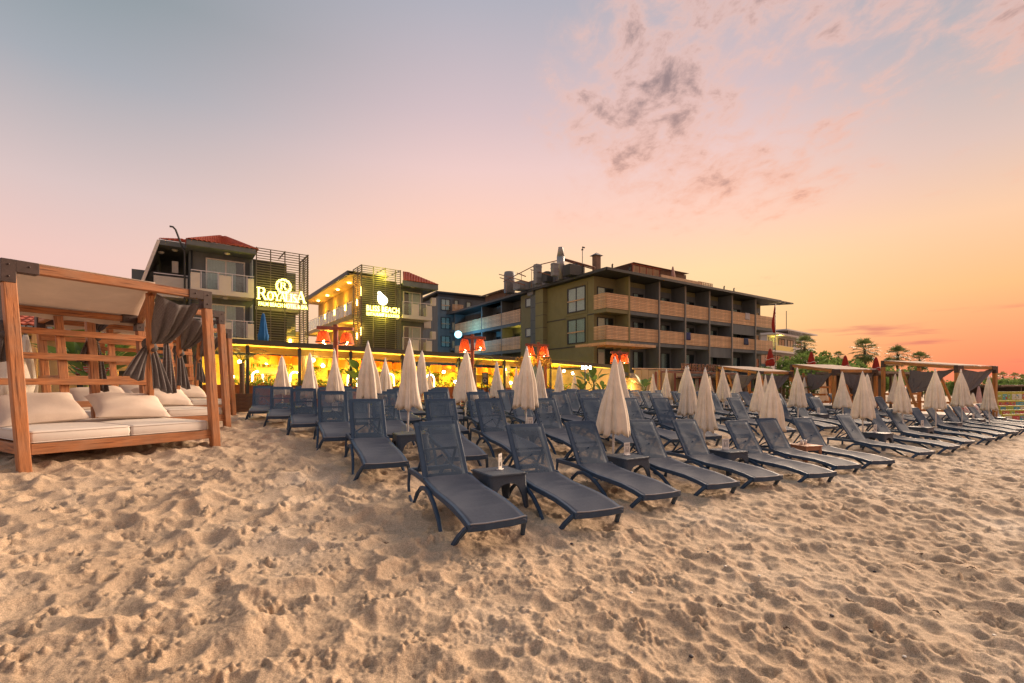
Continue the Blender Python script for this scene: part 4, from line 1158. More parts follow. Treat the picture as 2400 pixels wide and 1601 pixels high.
# --- left hotel
LF = Frame(600, 30, 36)
lh = empty('hotel', (LF.o.x, LF.o.y, 0), LF.th, 'dark grey hotel block on the left with red tiled roof and white balconies', 'building')
def left_hotel():
    f = LF; u_r = f.u_at(723, 0); uL = f.u_at(438, 0); uw = f.u_at(443, 1.3)
    MB().box(uw, 2.0, 1.3, 13, -1, 9.85).build('wall', PLAST, lh)
    ub = f.u_at(366, 2.6)
    MB().box(ub - 1.2, uw, 2.9, 13, -1, 8.6).build('wall', PLAST, lh)
    MB().box(uL, -.02, -.12, 2.2, 9.82, 9.86).build('soffit', PLAST, lh)
    fa = MB(); fa.box(uL, -.02, -.16, -.06, 9.84, 10.14); fa.box(uL - .02, uL + .08, -.06, 3.5, 9.84, 10.14); fa.build('fascia', PLAST, lh)
    va = 3.6; ua = f.u_at(514, va); za = f.z(553, ua, va); ua2 = ua + .4
    e0, e1 = (uL, -.18, 10.14), (.1, -.18, 10.14)
    tile_roof(lh, [e0, e1, (ua2, va, za), (ua, va, za)], 14)
    tile_roof(lh, [(uL, 7.4, 10.14), e0, (ua, va, za), (ua, va + .1, za)], 12)
    tile_roof(lh, [e1, (.1, 7.4, 10.14), (ua2, va + .1, za), (ua2, va, za)], 12)
    # left bay with its raked eave
    v2 = 1.6; a = f.u_at(372, v2); b = f.u_at(333, v2); zt = f.z(561, a, v2); zb = f.z(660, b, v2)
    rk = MB(); k = (zt - zb) / (a - b)
    b2 = b - 1.2; zb2 = zb - 1.2 * k
    rk.add([(a, v2, zt), (b2, v2, zb2), (b2, v2, zb2 - .32), (a, v2, zt - .32), (a, 12, zt), (b2, 12, zb2), (b2, 12, zb2 - .32), (a, 12, zt - .32)], [(0, 1, 2, 3), (4, 7, 6, 5), (0, 4, 5, 1), (3, 2, 6, 7), (1, 5, 6, 2), (0, 3, 7, 4)])
    rk.box(a, uw + .5, v2, 12, zt - .30, zt); rk.build('eave', PLAST, lh)
    rb = MB().bar((a, v2 - .03, zt - .05), (b2, v2 - .03, zb2 - .05), .05, .16); rb.build('rake_board', FRAMEW, lh)
    tile_roof(lh, [(a, v2, zt + .02), (uL + .2, v2, zt + .02), (uL + .2, 6, zt + 1.3), (a + 1.2, 6, zt + 1.3)], 10)
    u0 = f.u_at(447, -.15)
    pat = [('s', 20), ('g', 40), ('s', 28), ('g', 37), ('s', 15)]
    for dz in (0, -2.86): white_balcony(lh, u0, -.12, -.15, 1.3, 7.02 + dz, 8.38 + dz, pat)
    bl0, bl1 = f.u_at(360, 1.7), uw - .05
    for dz in (0, -2.86):
        white_balcony(lh, bl0, bl1, 1.7, 2.9, 6.9 + dz, 8.3 + dz, [('s', 1)])
    wd0, wd1 = f.u_at(482, 1.3), f.u_at(574, 1.3)
    for dz in (0, -2.86):
        window(lh, 'v', 1.3, wd0, wd1, 7.32 + dz, f.z(604, wd0, 1.3) + dz, FRAMEW, .08, 1, name='sliding_door', split=(.0, .78))
        MB().box(-.2, -.17, .1, 1.28, 7.4 + dz, 9.5 + dz).build('glass_screen', mat('frosted_screen', (.42, .50, .50), .4, spec=.5), lh)
    lm = mat('lamp_glass', (.6, .58, .5), .3)
    for u, v, z in ((wd0 + 1.1, .5, 9.80), (wd0 + 1.0, .5, 6.99), (a + .8, 2.3, zt - .32), (a + .1, 2.4, zt - .55)):
        MB().lathe([(.01, 0), (.16, 0), (.17, -.05), (.12, -.10), (.01, -.11)], 14, (u, v, z)).build('ceiling_lamp', lm, lh)
    p = MB(); up = f.u_at(433, 1.0); zp = f.z(590, up, 1.0)
    p.tube([(up, 1.0, 0), (up, 1.0, zp), (up - .12, 1.0, zp + .25), (up - .45, 1.0, zp + 1.25), (up - .58, 1.0, zp + 1.4), (up - .75, 1.0, zp + 1.40)], .055, 8)
    p.tube([(up + .35, 1.15, 0), (up + .35, 1.15, 9.8)], .05, 8); p.build('drain_pipe', FRAMED, lh)
    ua_ = f.u_at(410, 2.6); ac = MB().cbox(ua_ - .16, ua_ + .18, 2.45, 2.85, 8.55, 9.3, .02); ac.build('air_conditioner', WHITE, lh)
    z1 = 10.32
    lattice(lh, u_r, 2.3, 2.9, z1, .158, 'r', [.03, u_r * .27, u_r * .54, u_r * .82, u_r - .03])
    MB().box(.05, 2.01, 1.20, 1.295, 0, 9.8).build('slat_shade', mat('slat_shade', (.035, .035, .028), .8, .2, 2), lh)  # added dark sheet: shade behind the slats put into its colour
    st = MB()                                             # stair flights behind the screen
    for k in range(3):
        for q in range(8): st.box(.5 + q * .26, .8 + q * .26, 1.3 - .0 + .02, 2.2, 1.2 + k * 2.86 + q * .19, 1.38 + k * 2.86 + q * .19)
        st.box(.1, 2.9, 1.1, 2.25, 1.0 + k * 2.86 - .2, 1.0 + k * 2.86)
    st.build('stairs', mat('concrete', (.25, .23, .2), .85), lh)
    # stair well wall, lit from below
    tw = MB(); tw.box(2.02, 2.75, 2.0, 2.2, 5.0, 6.7).box(2.02, 2.75, 2.0, 2.2, 8.1, 9.4); tw.build('tower_wall', PLAST, lh)
    MB().box(2.0, u_r - .15, 2.25, 2.4, 0, 5.3).build('stair_wall', CREAMW, lh)
    for z in (3.9, 5.0): plight('stair_light', (2.45, 1.2, z), 26, parent=lh)
    MB().cbox(2.35, 2.5, 2.15, 2.24, 4.3, 4.75, .02).build('wall_lamp', WARMB, lh)
left_hotel()

# --- middle hotel wing with lit galleries
MF = Frame(847, 37, 36)
mh = empty('hotel', (MF.o.x, MF.o.y, 0), MF.th, 'middle hotel wing with yellow lit galleries, slatted tower and red roof', 'building')
def mid_hotel():
    f = MF; u1 = f.u_at(940, 0); d = f.v_at(827, 0); z1 = 11.0; ue = f.u_at(1016, .0); vg = 19
    MB().box(1.4, ue - .35, 1.4, vg, -1, 10.1).build('wall', PLAST, mh)
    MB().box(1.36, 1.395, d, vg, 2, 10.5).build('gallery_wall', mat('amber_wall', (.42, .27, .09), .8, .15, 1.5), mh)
    lattice(mh, u1, d, 3.0, z1, .163, 'l', [.03, u1 * .3, u1 * .6, u1 * .86, u1 - .03])
    MB().box(.4, u1 + .1, 1.2, 1.38, 2, 10.3).build('tower_wall', mat('slat_shade', (.035, .035, .028), .8, .2, 2), mh)  # wall colour darkened to stand for the shade between the slats
    # galleries on the courtyard side
    for z in (7.30, 4.3):
        MB().box(-.1, 1.36, d, vg, z - .34, z).build('gallery_floor', CREAMW, mh)
    MB().box(-.35, 1.6, d - .2, vg, 10.55, 10.62).build('gallery_ceiling', mat('pine_ceiling', (.5, .32, .14), .6, .2, 3), mh)
    rf = MB(); rf.box(-.5, -.35, d - .2, vg, 10.5, 10.78); rf.box(-.5, 3, d - .2, vg, 10.78, 10.86); rf.build('roof_edge', FRAMED, mh)
    for z in (7.30, 4.3):
        r = MB(); r.path([(-.05, d, z + 1.1), (-.05, vg, z + 1.1)], .05, .05)
        for k in range(15): v = d + .2 + k * 1.15; r.box(-.07, -.03, v, v + .05, z, z + 1.1)
        r.build('gallery_rail', METAL, mh)
        for k in range(14): v = d + .28 + k * 1.15; MB().box(-.056, -.044, v, v + 1.02, z + .1, z + 1.0).build('glass_panel', GLASS, mh)
    dr = mat('room_door', (.16, .09, .05), .6)
    for z in (7.30, 4.3):
        for k in range(4):
            v = d + 1.6 + k * 3.6
            MB().box(1.30, 1.355, v, v + .95, z, z + 2.1).build('door', dr, mh)
            MB().cbox(1.24, 1.35, v + 1.3, v + 1.4, z + 1.3, z + 1.85, .02).build('wall_lamp', WARMB, mh)
            if k < 4: plight('gallery_light', (.75, v + 1.3, z + 2.35), 48, (1, .56, .05), parent=mh)
            MB().lathe([(.01, 0), (.14, 0), (.14, -.05), (.01, -.06)], 12, (.6, v + 1.3, z + 3.24)).build('ceiling_lamp', WARMB, mh)
    plight('court_light', (-1.4, d + 1.5, 3.6), 90, (1, .56, .05), parent=mh)
    for z in (9.2, 5.95):
        MB().cbox(.28, .40, .95, 1.05, z - .45, z + .25, .02).build('tube_lamp', WARMB, mh)
        plight('tower_light', (.3, .6, z), 25, parent=mh)
    # right end: roof, balconies, windows
    a, b = u1 + .05, f.u_at(1026, -.2)
    MB().box(a, b - .1, -.2, 1.5, 9.9, 9.96).build('soffit', PLAST, mh)
    fa = MB(); fa.box(a, b, -.28, -.16, 9.72, 10.16); fa.box(b - .1, b, -.16, 6, 9.72, 10.16); fa.build('fascia', PLAST, mh)
    va = 3.2; uu = f.u_at(944, va); zz = f.z(637, uu, va)
    tile_roof(mh, [(a, -.3, 10.16), (b, -.3, 10.16), (uu + .5, va, zz), (uu, va, zz)], 12)
    tile_roof(mh, [(b, -.3, 10.16), (b, 7, 10.16), (uu + .5, va + .1, zz), (uu + .5, va, zz)], 12)
    w0, w1 = f.u_at(943, 1.4), f.u_at(983, 1.4); ub = f.u_at(1013, -.15)
    for dz in (0, -3.0):
        white_balcony(mh, a + .02, ub, -.15, 1.4, 7.05 + dz, 8.45 + dz, [('g', 24), ('s', 16), ('g', 22), ('s', 14)], left=False, right=True)
        window(mh, 'v', 1.4, w0 + .05, w1 + .1, 7.35 + dz, 9.6 + dz, FRAMEW, .08, 1, name='sliding_door', split=(.3, 1))
        ua = f.u_at(1011, 1.0); MB().cbox(ua - .02, ua + .42, .9, 1.25, 8.55 + dz, 9.25 + dz, .02).build('air_conditioner', WHITE, mh)
        # the next balcony further along the side
        MB().box(ub + .05, ub + .75, 1.6, 3.4, 6.6 + dz, 7.75 + dz).build('side_balcony', WHITE, mh)
    MB().lathe([(.01, 0), (.16, 0), (.17, -.05), (.01, -.1)], 12, (a + 1.2, .5, 9.9)).build('ceiling_lamp', mat('lamp_glass', (.6, .58, .5), .3), mh)
mid_hotel()

# --- block joining it to the right-hand hotel
JF = Frame(1026, 64, 30)
jh = empty('hotel', (JF.o.x, JF.o.y, 0), JF.th, 'plain dark hotel block with tall windows between the two hotels', 'building')
def join_hotel():
    f = JF; ue = f.u_at(1140, 0)
    zr = f.z(684, 0, 0)
    MB().box(0, ue + 2, 0, 9, -1, zr - .6).build('wall', PLAST, jh)
    r = MB(); r.box(-.4, ue + 2.4, -.6, 9, zr - .2, zr); r.box(0, ue + 2, -.1, .0, zr - .6, zr - .2); r.build('roof_edge', FRAMED, jh)
    for (y0, y1) in ((700, 730), (743, 773), (787, 815)):
        a, b = f.u_at(1033, 0), f.u_at(1055, 0); zt, zb = f.z(y0, a, 0), f.z(y1 - 1, b, 0)
        window(jh, 'v', 0, a, b, zb, zt, FRAMED, .08, 1, rail=(zb + zt) / 2 - .1)
        a2, b2 = f.u_at(1064, 0), f.u_at(1074, 0)
        window(jh, 'v', 0, a2, b2, zb + .2, zt, FRAMED, .08, 0)
        c, d = f.u_at(1060, -1.1), f.u_at(1086, -1.1)
        bal = MB().box(c, d, -1.1, 0, zb - .5, zb - .2).build('balcony', PLAST, jh)
        for k in range(8): bar_obj('slat', (c, -1.1, zb - .1 + k * .12), (d, -1.1, zb - .1 + k * .12), .03, .085, PINE, bal, .002)
        window(jh, 'v', 0, f.u_at(1092, 0), f.u_at(1104, 0), zb, zt - .1, FRAMED, .08, 0)
    MB().cbox(f.u_at(1040, 0), f.u_at(1044, 0), 3, 3.3, zr - .1, zr + .6, .02).build('vent_pipe', FRAMED, jh)
join_hotel()

# --- right-hand hotel
HF = Frame(1421, 40, 33.5)
rh = empty('hotel', (HF.o.x, HF.o.y, 0), HF.th, 'long dark grey hotel on the right with pine slatted balconies', 'building')
def right_hotel():
    f = HF
    fins = [f.u_at(p, 0) for p in (1474, 1543.5, 1604.5, 1661, 1714, 1769)]; ue = f.u_at(1812, 0)
    vA, vB = f.v_at(1220.7, 0), f.v_at(1066, 0); zr = 11.1; DV = 1.5
    MB().box(0, ue, DV, vA, -1, zr).build('wall', PLAST2, rh)
    MB().box(1.5, ue, vA, vB, -1, zr).build('wall', PLAST, rh)
    ro = MB(); ro.box(-.7, ue + .4, -.75, vB + 1, zr + .04, zr + .24); ro.box(-.7, ue + .4, -.83, -.75, zr - .02, zr + .16); ro.box(-.78, -.7, -.75, vB + 1, zr - .02, zr + .16); ro.build('roof', FRAMED, rh)
    z_up, z_dn = (8.1, 9.40), (5.42, 6.62)
    u_prev = 0
    for i, u in enumerate(fins):
        MB().box(u - .1, u + .1, -.06, DV + .05, -1, zr).build('fin_wall', PLAST2 if i == 0 else PLAST, rh)
        MB().box(u - .07, u + .07, -.14, -.065, -1, zr).build('drain_pipe', mat('grey_pipe', (.22, .21, .19), .6), rh) if i else None
    xs = [0] + fins + [ue]
    for i in range(len(xs) - 1):
        a, b = xs[i] + (.1 if i else 0), xs[i + 1] - .1
        for lo, hi in (z_up, z_dn):
            s = MB().box(a, b, 0, DV, lo - .34, lo - .02).build('balcony', PLAST2 if i == 0 else PLAST, rh)
            n = 9; pit = (hi - lo) / n
            for k in range(n):
                bar_obj('slat', (a, -.02, lo + pit * (k + .5)), (b, -.02, lo + pit * (k + .5)), .03, pit - .022, PINE, s, .002)
                if i == 0: bar_obj('slat', (-.02, 0, lo + pit * (k + .5)), (-.02, DV, lo + pit * (k + .5)), .03, pit - .022, PINE, s, .002)
            MB().box(a, b, .02, .05, lo, hi - .1).build('backing', FRAMED, s)
        # rooms: tall glazed doors on the back wall of each bay
        for lo in (z_up[0], z_dn[0], 2.65):
            w = b - a
            if i == 0: window(rh, 'v', DV, a + .35, a + 2.3, lo, lo + 2.1, FRAMED, .07, 1, split=(0, .5 if lo != z_dn[0] else .7))
            else:
                MB().box(a, b, DV - .03, DV - .005, lo - .02, lo + 2.55).build('bay_wall', PLAST, rh)
                window(rh, 'v', DV - .03, a + w * .54, a + w * .90, lo, lo + 2.0, FRAMED, .06, 0 if i > 2 else 1, split=(0, .45 + .1 * (i % 3)))
    MB().box(-.02, ue, -.02, DV, 2.3, 2.62).build('terrace_slab', PLAST, rh)
    MB().box(fins[3] + .1, fins[4] - .1, -.03, .1, 4.35, 5.08).build('spandrel', PLAST, rh); MB().box(fins[4] + .1, fins[5] - .1, -.03, .1, 7.0, 7.76).build('spandrel', PLAST, rh)
    # left flank
    w0, w1 = f.v_at(1373, 0), f.v_at(1331, 0)
    for y0, y1 in ((668, 727.5), (744, 803)):
        zt, zb = f.z(y0, 0, w0), f.z(y1, 0, w0)
        m = MB(); e = .22
        for b0, b1, c0, c1 in ((w0 - e, w0 - .06, zb - e, zt + e), (w1 + .06, w1 + e, zb - e, zt + e), (w0 - .06, w1 + .06, zt + .06, zt + e), (w0 - .06, w1 + .06, zb - e, zb - .06)): wbox(m, 'u', 0, b0, b1, 0, .07, c0, c1)
        m.build('window_surround', PLAST2, rh)
        window(rh, 'u', 0, w0, w1, zb, zt, FRAMED, .09, 1, rail=zb + (zt - zb) * .46, split=(.03, .97))
    for z in (7.75, 5.02): wb = MB(); wbox(wb, 'u', 0, DV, f.v_at(1283, 0), .0, .05, z - .04, z + .05); wb.build('band', FRAMED, rh)
    c0, c1, c2 = f.v_at(1283, 0), f.v_at(1265, 0), f.v_at(1249, 0)
    p = MB(); wbox(p, 'u', 0, c0, c1, 0, .55, 0, zr - .02); p.build('duct_shaft', PLAST2, rh)
    p = MB(); wbox(p, 'u', 0, c1 + .02, c2, 0, .30, 0, zr - .02); p.build('duct_shaft', PLAST, rh)
    j = MB()
    for k in range(7): wbox(j, 'u', 0, c0 - .01, c1 + .01, .1, .565, 2.2 + k * 1.25, 2.24 + k * 1.25); wbox(j, 'u', 0, c1 + .03, c2 + .01, .05, .315, 2.7 + k * 1.35, 2.74 + k * 1.35)
    j.build('joint', FRAMED, rh)
    s0, s1 = f.v_at(1246, 0), f.v_at(1232.5, 0)
    for k, (y0, y1) in enumerate(((697, 718.5), (768, 789))):
        window(rh, 'u', 0, s0, s1, f.z(y1, 0, s0), f.z(y0, 0, s0), FRAMED, .1, 0, split=(.05, .95))
    # balconies further along the flank
    vb = [vA] + [f.v_at(q, 0) for q in (1175, 1129)] + [vB]
    for i in range(3):
        a, b = vb[i], vb[i + 1]
        MB().box(.0, 1.5, b - .12, b + .12, -1, zr).build('fin_wall', PLAST, rh)
        for lo, hi in ((8.35, 9.75), (5.42, 6.8)):
            s = MB().box(0, 1.5, a + .02, b - .12, lo - .34, lo - .02).build('balcony', PLAST, rh)
            for k in range(9): q = (hi - lo) / 9; bar_obj('slat', (-.02, a + .05, lo + q * (k + .5)), (-.02, b - .12, lo + q * (k + .5)), .03, q - .022, PINE, s, .002)
            window(rh, 'u', 1.5, a + 1.0, a + 3.4, lo, lo + 2.0, FRAMED, .07, 1, split=(0, .5))
    plight('balcony_light', (.7, vA + 1.6, 7.4), 45, parent=rh)
    # timber canopy over the ground floor
    a0, a1 = f.u_at(1346, -3.0), f.u_at(1469, -1.6)
    zc = f.z(812, 0, -2.2)
    cn = MB(); cn.box(-2.6, 3.2, -2.6, -2.48, zc, zc + .22); cn.box(-2.6, -2.48, -2.48, 1.0, zc, zc + .22); cn.box(3.08, 3.2, -2.48, 0, zc, zc + .22); cn.box(-2.48, 3.08, -2.48, 0, zc + .14, zc + .18)
    for k in range(6): cn.box(-2.0 + k * .95, -1.92 + k * .95, -2.48, 0, zc + .02, zc + .14)
    cn.build('canopy', PINE, rh)
    # open timber tip of the roof at the far end
    t = MB(); ut = f.u_at(1860, -.75)
    t.bar((ue + .4, -.7, zr + .12), (ut, -.7, zr + .12), .1, .14); t.bar((ue + .4, 3, zr + .12), (ut, -.7, zr + .12), .1, .14)
    for k in range(3): q = ue + .4 + (ut - ue - .4) * (k + .4) / 3.2; t.bar((q, -.7, zr + .12), (q, 2.6 - k * 1.0, zr + .12), .08, .12)
    t.build('roof_frame', FRAMED, rh)
    # towels drying on the railings
    for px, i, zt, c in ((1752, 5, 9.42, (.45, .42, .42)), (1749, 5, 6.64, (.03, .045, .10)), (1612, 3, 6.64, (.035, .045, .13))):
        u = f.u_at(px, -.06); tm = mat('towel_%d' % px, c, .9, .15, 6, .3, 80)
        P = [[(u - .45 + .9 * q / 8, -.065 - .015 * math.sin(q * 1.3 + r), zt + .02 - .75 * r / 5) for q in range(9)] for r in range(6)]
        o = sheet('towel', P, tm, None, thick=.015); o.matrix_basis = Matrix.Translation((f.o.x, f.o.y, 0)) @ Matrix.Rotation(f.th, 4, 'Z')
        tag(o, {1752: 'pale towel hung over the top balcony rail of the long hotel', 1749: 'dark blue towel on the lower balcony near the right end', 1612: 'purplish blue towel on the lower balcony left of the middle fin'}[px], 'towel')
right_hotel()

# rooftop plant of the right-hand hotel: each piece a thing of its own
def rooftop():
    f = HF; z0 = 11.34
    W = lambda u, v, z: f.xy(u, v) + (z,)
    def thing(name, label, cat, u, v, z=z0, group=None):
        x, y = f.xy(u, v); return empty(name, (x, y, z), f.th, label, cat, group)
    u_ = lambda px, v: f.u_at(px, v)
    zz = lambda py, px, v: f.z(py, u_(px, v), v)
    v = 5.0; u = u_(1314, v); H = zz(580, 1314, v) - z0; w = 9 / F * f.xy(u, v)[1]
    t = thing('exhaust_stack', 'shiny silver exhaust stack with tapered top on the hotel roof', 'exhaust', u, v)
    MB().lathe([(w * .72, 0), (w * .75, H * .38), (w, H * .42), (w * 1.02, H * .70)], 18).build('drum', SILVER, t); MB().lathe([(w * 1.02, H * .70), (w * .62, H * .97), (w * .66, H), (w * .5, H)], 18).build('cone', SILVER, t)
    v = 3.4; u = u_(1398, v); H = zz(600, 1398, v) - z0; w = 7.2 / F * f.xy(u, v)[1]
    t = thing('chimney', 'square brown chimney with a sheet metal cap near the roof corner', 'chimney', u, v)
    CH = mat('brown_chimney', (.20, .12, .085), .8, .25, 3)
    MB().cbox(-w, w, -w, w, -.2, H, .02).build('shaft', CH, t); c = MB(); c.add([(-w * 1.7, -w * 1.5, H), (w * 1.7, -w * 1.5, H), (w * 1.7, w * 1.5, H), (-w * 1.7, w * 1.5, H), (0, 0, H + .32)], [(0, 1, 4), (1, 2, 4), (2, 3, 4), (3, 0, 4), (3, 2, 1, 0)]); c.build('cap', GREYM, t)
    for px, y0, hw, v, lab in ((1300, 617, 7.6, 4.0, 'tall grey duct box beside the silver exhaust stack'), (1260, 620, 8, 7.5, 'grey duct tower with pale edge left of the exhaust stack')):
        u = u_(px, v); H = zz(y0, px, v) - z0; w = hw / F * f.xy(u, v)[1]; t = thing('duct_tower', lab, 'duct', u, v)
        MB().cbox(-w, w, -w * .8, w * .8, -.1, H, .03).build('casing', GREYM, t); s = MB()
        for k in range(3): s.box(-w - .02, w + .02, -w * .8 - .02, w * .8 + .02, H * (.25 + .3 * k), H * (.25 + .3 * k) + .05)
        s.build('flange', GREYM, t)
    v = 15; u = u_(1194, v); H = zz(638, 1194, v) - z0; w = 13 / F * f.xy(u, v)[1]; t = thing('water_tank', 'round grey water tank at the left end of the hotel roof', 'tank', u, v)
    MB().lathe([(w, .4), (w, H * .9), (w * .9, H), (.02, H + .05)], 20).build('drum', GREYM, t); lg = MB()
    for k in range(4): lg.tube([(w * .8 * math.cos(k * 1.57), w * .8 * math.sin(k * 1.57), -.1), (w * .8 * math.cos(k * 1.57), w * .8 * math.sin(k * 1.57), .45)], .05, 6)
    lg.build('legs', FRAMED, t)
    # fat duct along the roof edge, in sections
    t = thing('duct_run', 'fat grey duct running along the left roof edge in segments', 'duct', 0, 0)
    va, vb = f.v_at(1338, .3), f.v_at(1252, .3); n = 8
    for k in range(n):
        a, b = va + (vb - va) * k / n, va + (vb - va) * (k + .93) / n
        MB().cbox(-.45, .55, a, b, .05, .95 - .03 * (k % 2), .06).build('duct_section', GREYM, t)
    MB().cbox(-.55, .1, vb - .9, vb + .1, -.6, .7, .06).build('duct_elbow', GREYM, t)
    for lab, px, v, w, h, d in (('dark fan casing on the roof beside the duct run', 1340, 3.4, 1.3, .95, 1.0), ('dark fan casing between duct towers', 1283, 6.5, .8, .9, .8), ('low grey plant box near the water tank', 1225, 11, 1.6, .8, 1.2), ('grey plant box behind the dark fan casing', 1352, 4.6, 1.0, 1.5, 1)):
        u = u_(px, v); t = thing('fan_casing', lab, 'fan unit', u, v); MB().cbox(-w / 2, w / 2, -d / 2, d / 2, -.05, h, .04).build('casing', FRAMED if 'dark' in lab else GREYM, t)
        MB().lathe([(.3 * h, 0), (.34 * h, .02), (.3 * h, .06)], 14, (0, 0, h)).build('fan_ring', GREYM, t)
    t = thing('pipe_rig', 'frame of rusty pipes and rails above the rooftop plant', 'pipework', 0, 0); RU = mat('rusty_pipe', (.20, .085, .05), .7, .3, 5)
    p = MB()
    pts = [(u_(1180, 14), 14, zz(660, 1180, 14) - z0), (u_(1250, 9), 9, zz(624, 1250, 9) - z0), (u_(1322, 5.4), 5.4, zz(607, 1322, 5.4) - z0)]
    p.tube(pts, .045, 6); p.tube([pts[-1], (u_(1395, 2.6), 2.6, zz(628, 1395, 2.6) - z0)], .09, 6); p.tube([(q[0], q[1], q[2] - .14) for q in (pts[-1],)] + [(u_(1394, 2.6), 2.6, zz(632, 1394, 2.6) - z0)], .05, 6)
    for px, py, v in ((1186, 663, 14), (1222, 640, 11), (1268, 625, 8), (1345, 612, 4.2), (1370, 622, 3.2), (1246, 632, 9)): p.tube([(u_(px, v), v, -.1), (u_(px, v), v, zz(py, px, v) - z0)], .03, 6)
    for (a, b, va_, c, d, vb_) in ((1170, 643, 15, 1240, 662, 8), (1172, 651, 15, 1230, 668, 8), (1244, 632, 9, 1290, 645, 5), (1212, 640, 12, 1232, 648, 9)): p.tube([(u_(a, va_), va_, zz(b, a, va_) - z0), (u_(c, vb_), vb_, zz(d, c, vb_) - z0)], .05, 6)
    p.build('pipes', RU, t)
    v = 3.6; u = u_(1365, v); t = thing('camera_mast', 'thin mast with a small camera on the roof ridge', 'mast', u, v); H = zz(578, 1365, v) - z0
    MB().tube([(0, 0, -.1), (0, 0, H)], .035, 6).build('pole', FRAMED, t); MB().cbox(.0, .28, -.06, .06, H - .12, H, .02).cbox(-.08, .08, -.08, .08, H - .35, H - .22, .02).build('camera_head', FRAMED, t)
    # slanted shed roof at the left end
    va, vb = f.v_at(1200, 1.2), f.v_at(1148, 1.2)
    t = thing('shed', 'brown shed with sloping roof on the left end of the roof terrace', 'shed', 0, 0); BR = mat('brown_shed', (.16, .095, .06), .8, .25, 3)
    s = MB(); s.add([(-.3, va, 1.05), (3.2, va, 2.0), (3.2, vb, 2.0), (-.3, vb, 1.05), (-.3, va, .95), (3.2, va, 1.9), (3.2, vb, 1.9), (-.3, vb, .95)], [(0, 1, 2, 3), (7, 6, 5, 4), (0, 4, 5, 1), (2, 6, 7, 3), (0, 3, 7, 4), (1, 5, 6, 2)]); s.build('roof', BR, t); w = MB()
    w.box(.2, 3, va + .3, vb - .6, -.2, 1.0); w.build('wall', BR, t)
    # pine terrace wall, pergola and parasol
    t = thing('roof_pergola', 'timber pergola with slatted panels on the roof terrace', 'pergola', 0, 0)
    a, b, c = u_(1483, 1.5), u_(1545, 1.5), u_(1610, 1.5); hh = zz(620, 1483, 1.5) - z0; h2 = zz(632, 1560, 1.5) - z0
    for k in range(5):
        q = a + (b - a) * k / 4; bar_obj('post', (q, 1.5, -.1), (q, 1.5, hh), .1, .1, RUSTW, t, .004)
    bar_obj('beam', (a - .2, 1.5, hh + .06), (b + .3, 1.5, hh + .06), .12, .12, RUSTW, t, .004)
    for k in range(4):
        for q in range(6): x = a + (b - a) * (k + .12 + .15 * q) / 4; bar_obj('slat', (x, 1.5, .05), (x, 1.5, hh - .05), .03, .06, PINE, t, .002)
    r = MB(); r.add([(a - .2, 1.2, hh + .14), (b + .3, 1.2, hh + .14), (c, 1.2, h2), (c, 4, h2), (b + .3, 4, hh + .14), (a - .2, 4, hh + .14)], [(0, 1, 4, 5), (1, 2, 3, 4)]); r.build('roof_sheet', RUSTW, t)
    MB().box(b + .3, c, 1.6, 1.75, -.1, h2 - .1).build('back_wall', mat('brown_shed', (.16, .095, .06)), t)
    MB().box(u_(1550, -.2), c, -.2, -.08, -.15, .45).build('parapet', PINE, t)
    for k in range(9): q = c + (u_(1672, 0) - c) * k / 8; MB().box(q - .04, q + .04, .1, .18, -.1, .62).build('rail_post', PINE, t)
    for z in (.2, .4, .6): bar_obj('rail', (c, .14, z), (u_(1672, 0), .14, z), .05, .05, PINE, t, .002)
    u = u_(1577, .8); x, y = f.xy(u, .8); o = empty('parasol', (x, y, z0), 0, 'small striped closed parasol on the roof terrace', 'parasol'); h = zz(624, 1577, .8) - z0
    MB().lathe([(.30, .3), (.22, h * .5), (.08, h * .93), (.01, h)], 14).build('canopy', mat('striped_parasol', (.40, .22, .17), .8, .4, 14, stretch=(1, 1, 4)), o); MB().tube([(0, 0, -.1), (0, 0, h * .5)], .03, 6).build('pole', POLE, o)
    for n_, px in enumerate((1435, 1475, 1697, 1720)):
        u = u_(px, -.2); x, y = f.xy(u, -.2); o = MB().tube([(0, 0, -.1), (0, 0, .45), (.06, 0, .5)], .07, 6).build('vent_pipe', FRAMED, None, (x, y, z0)); tag(o, f'short black vent pipe, {ordinal(n_ + 1)} from the left on the front edge of the hotel roof', 'vent pipe', 'vent pipes along the front roof edge')
rooftop()

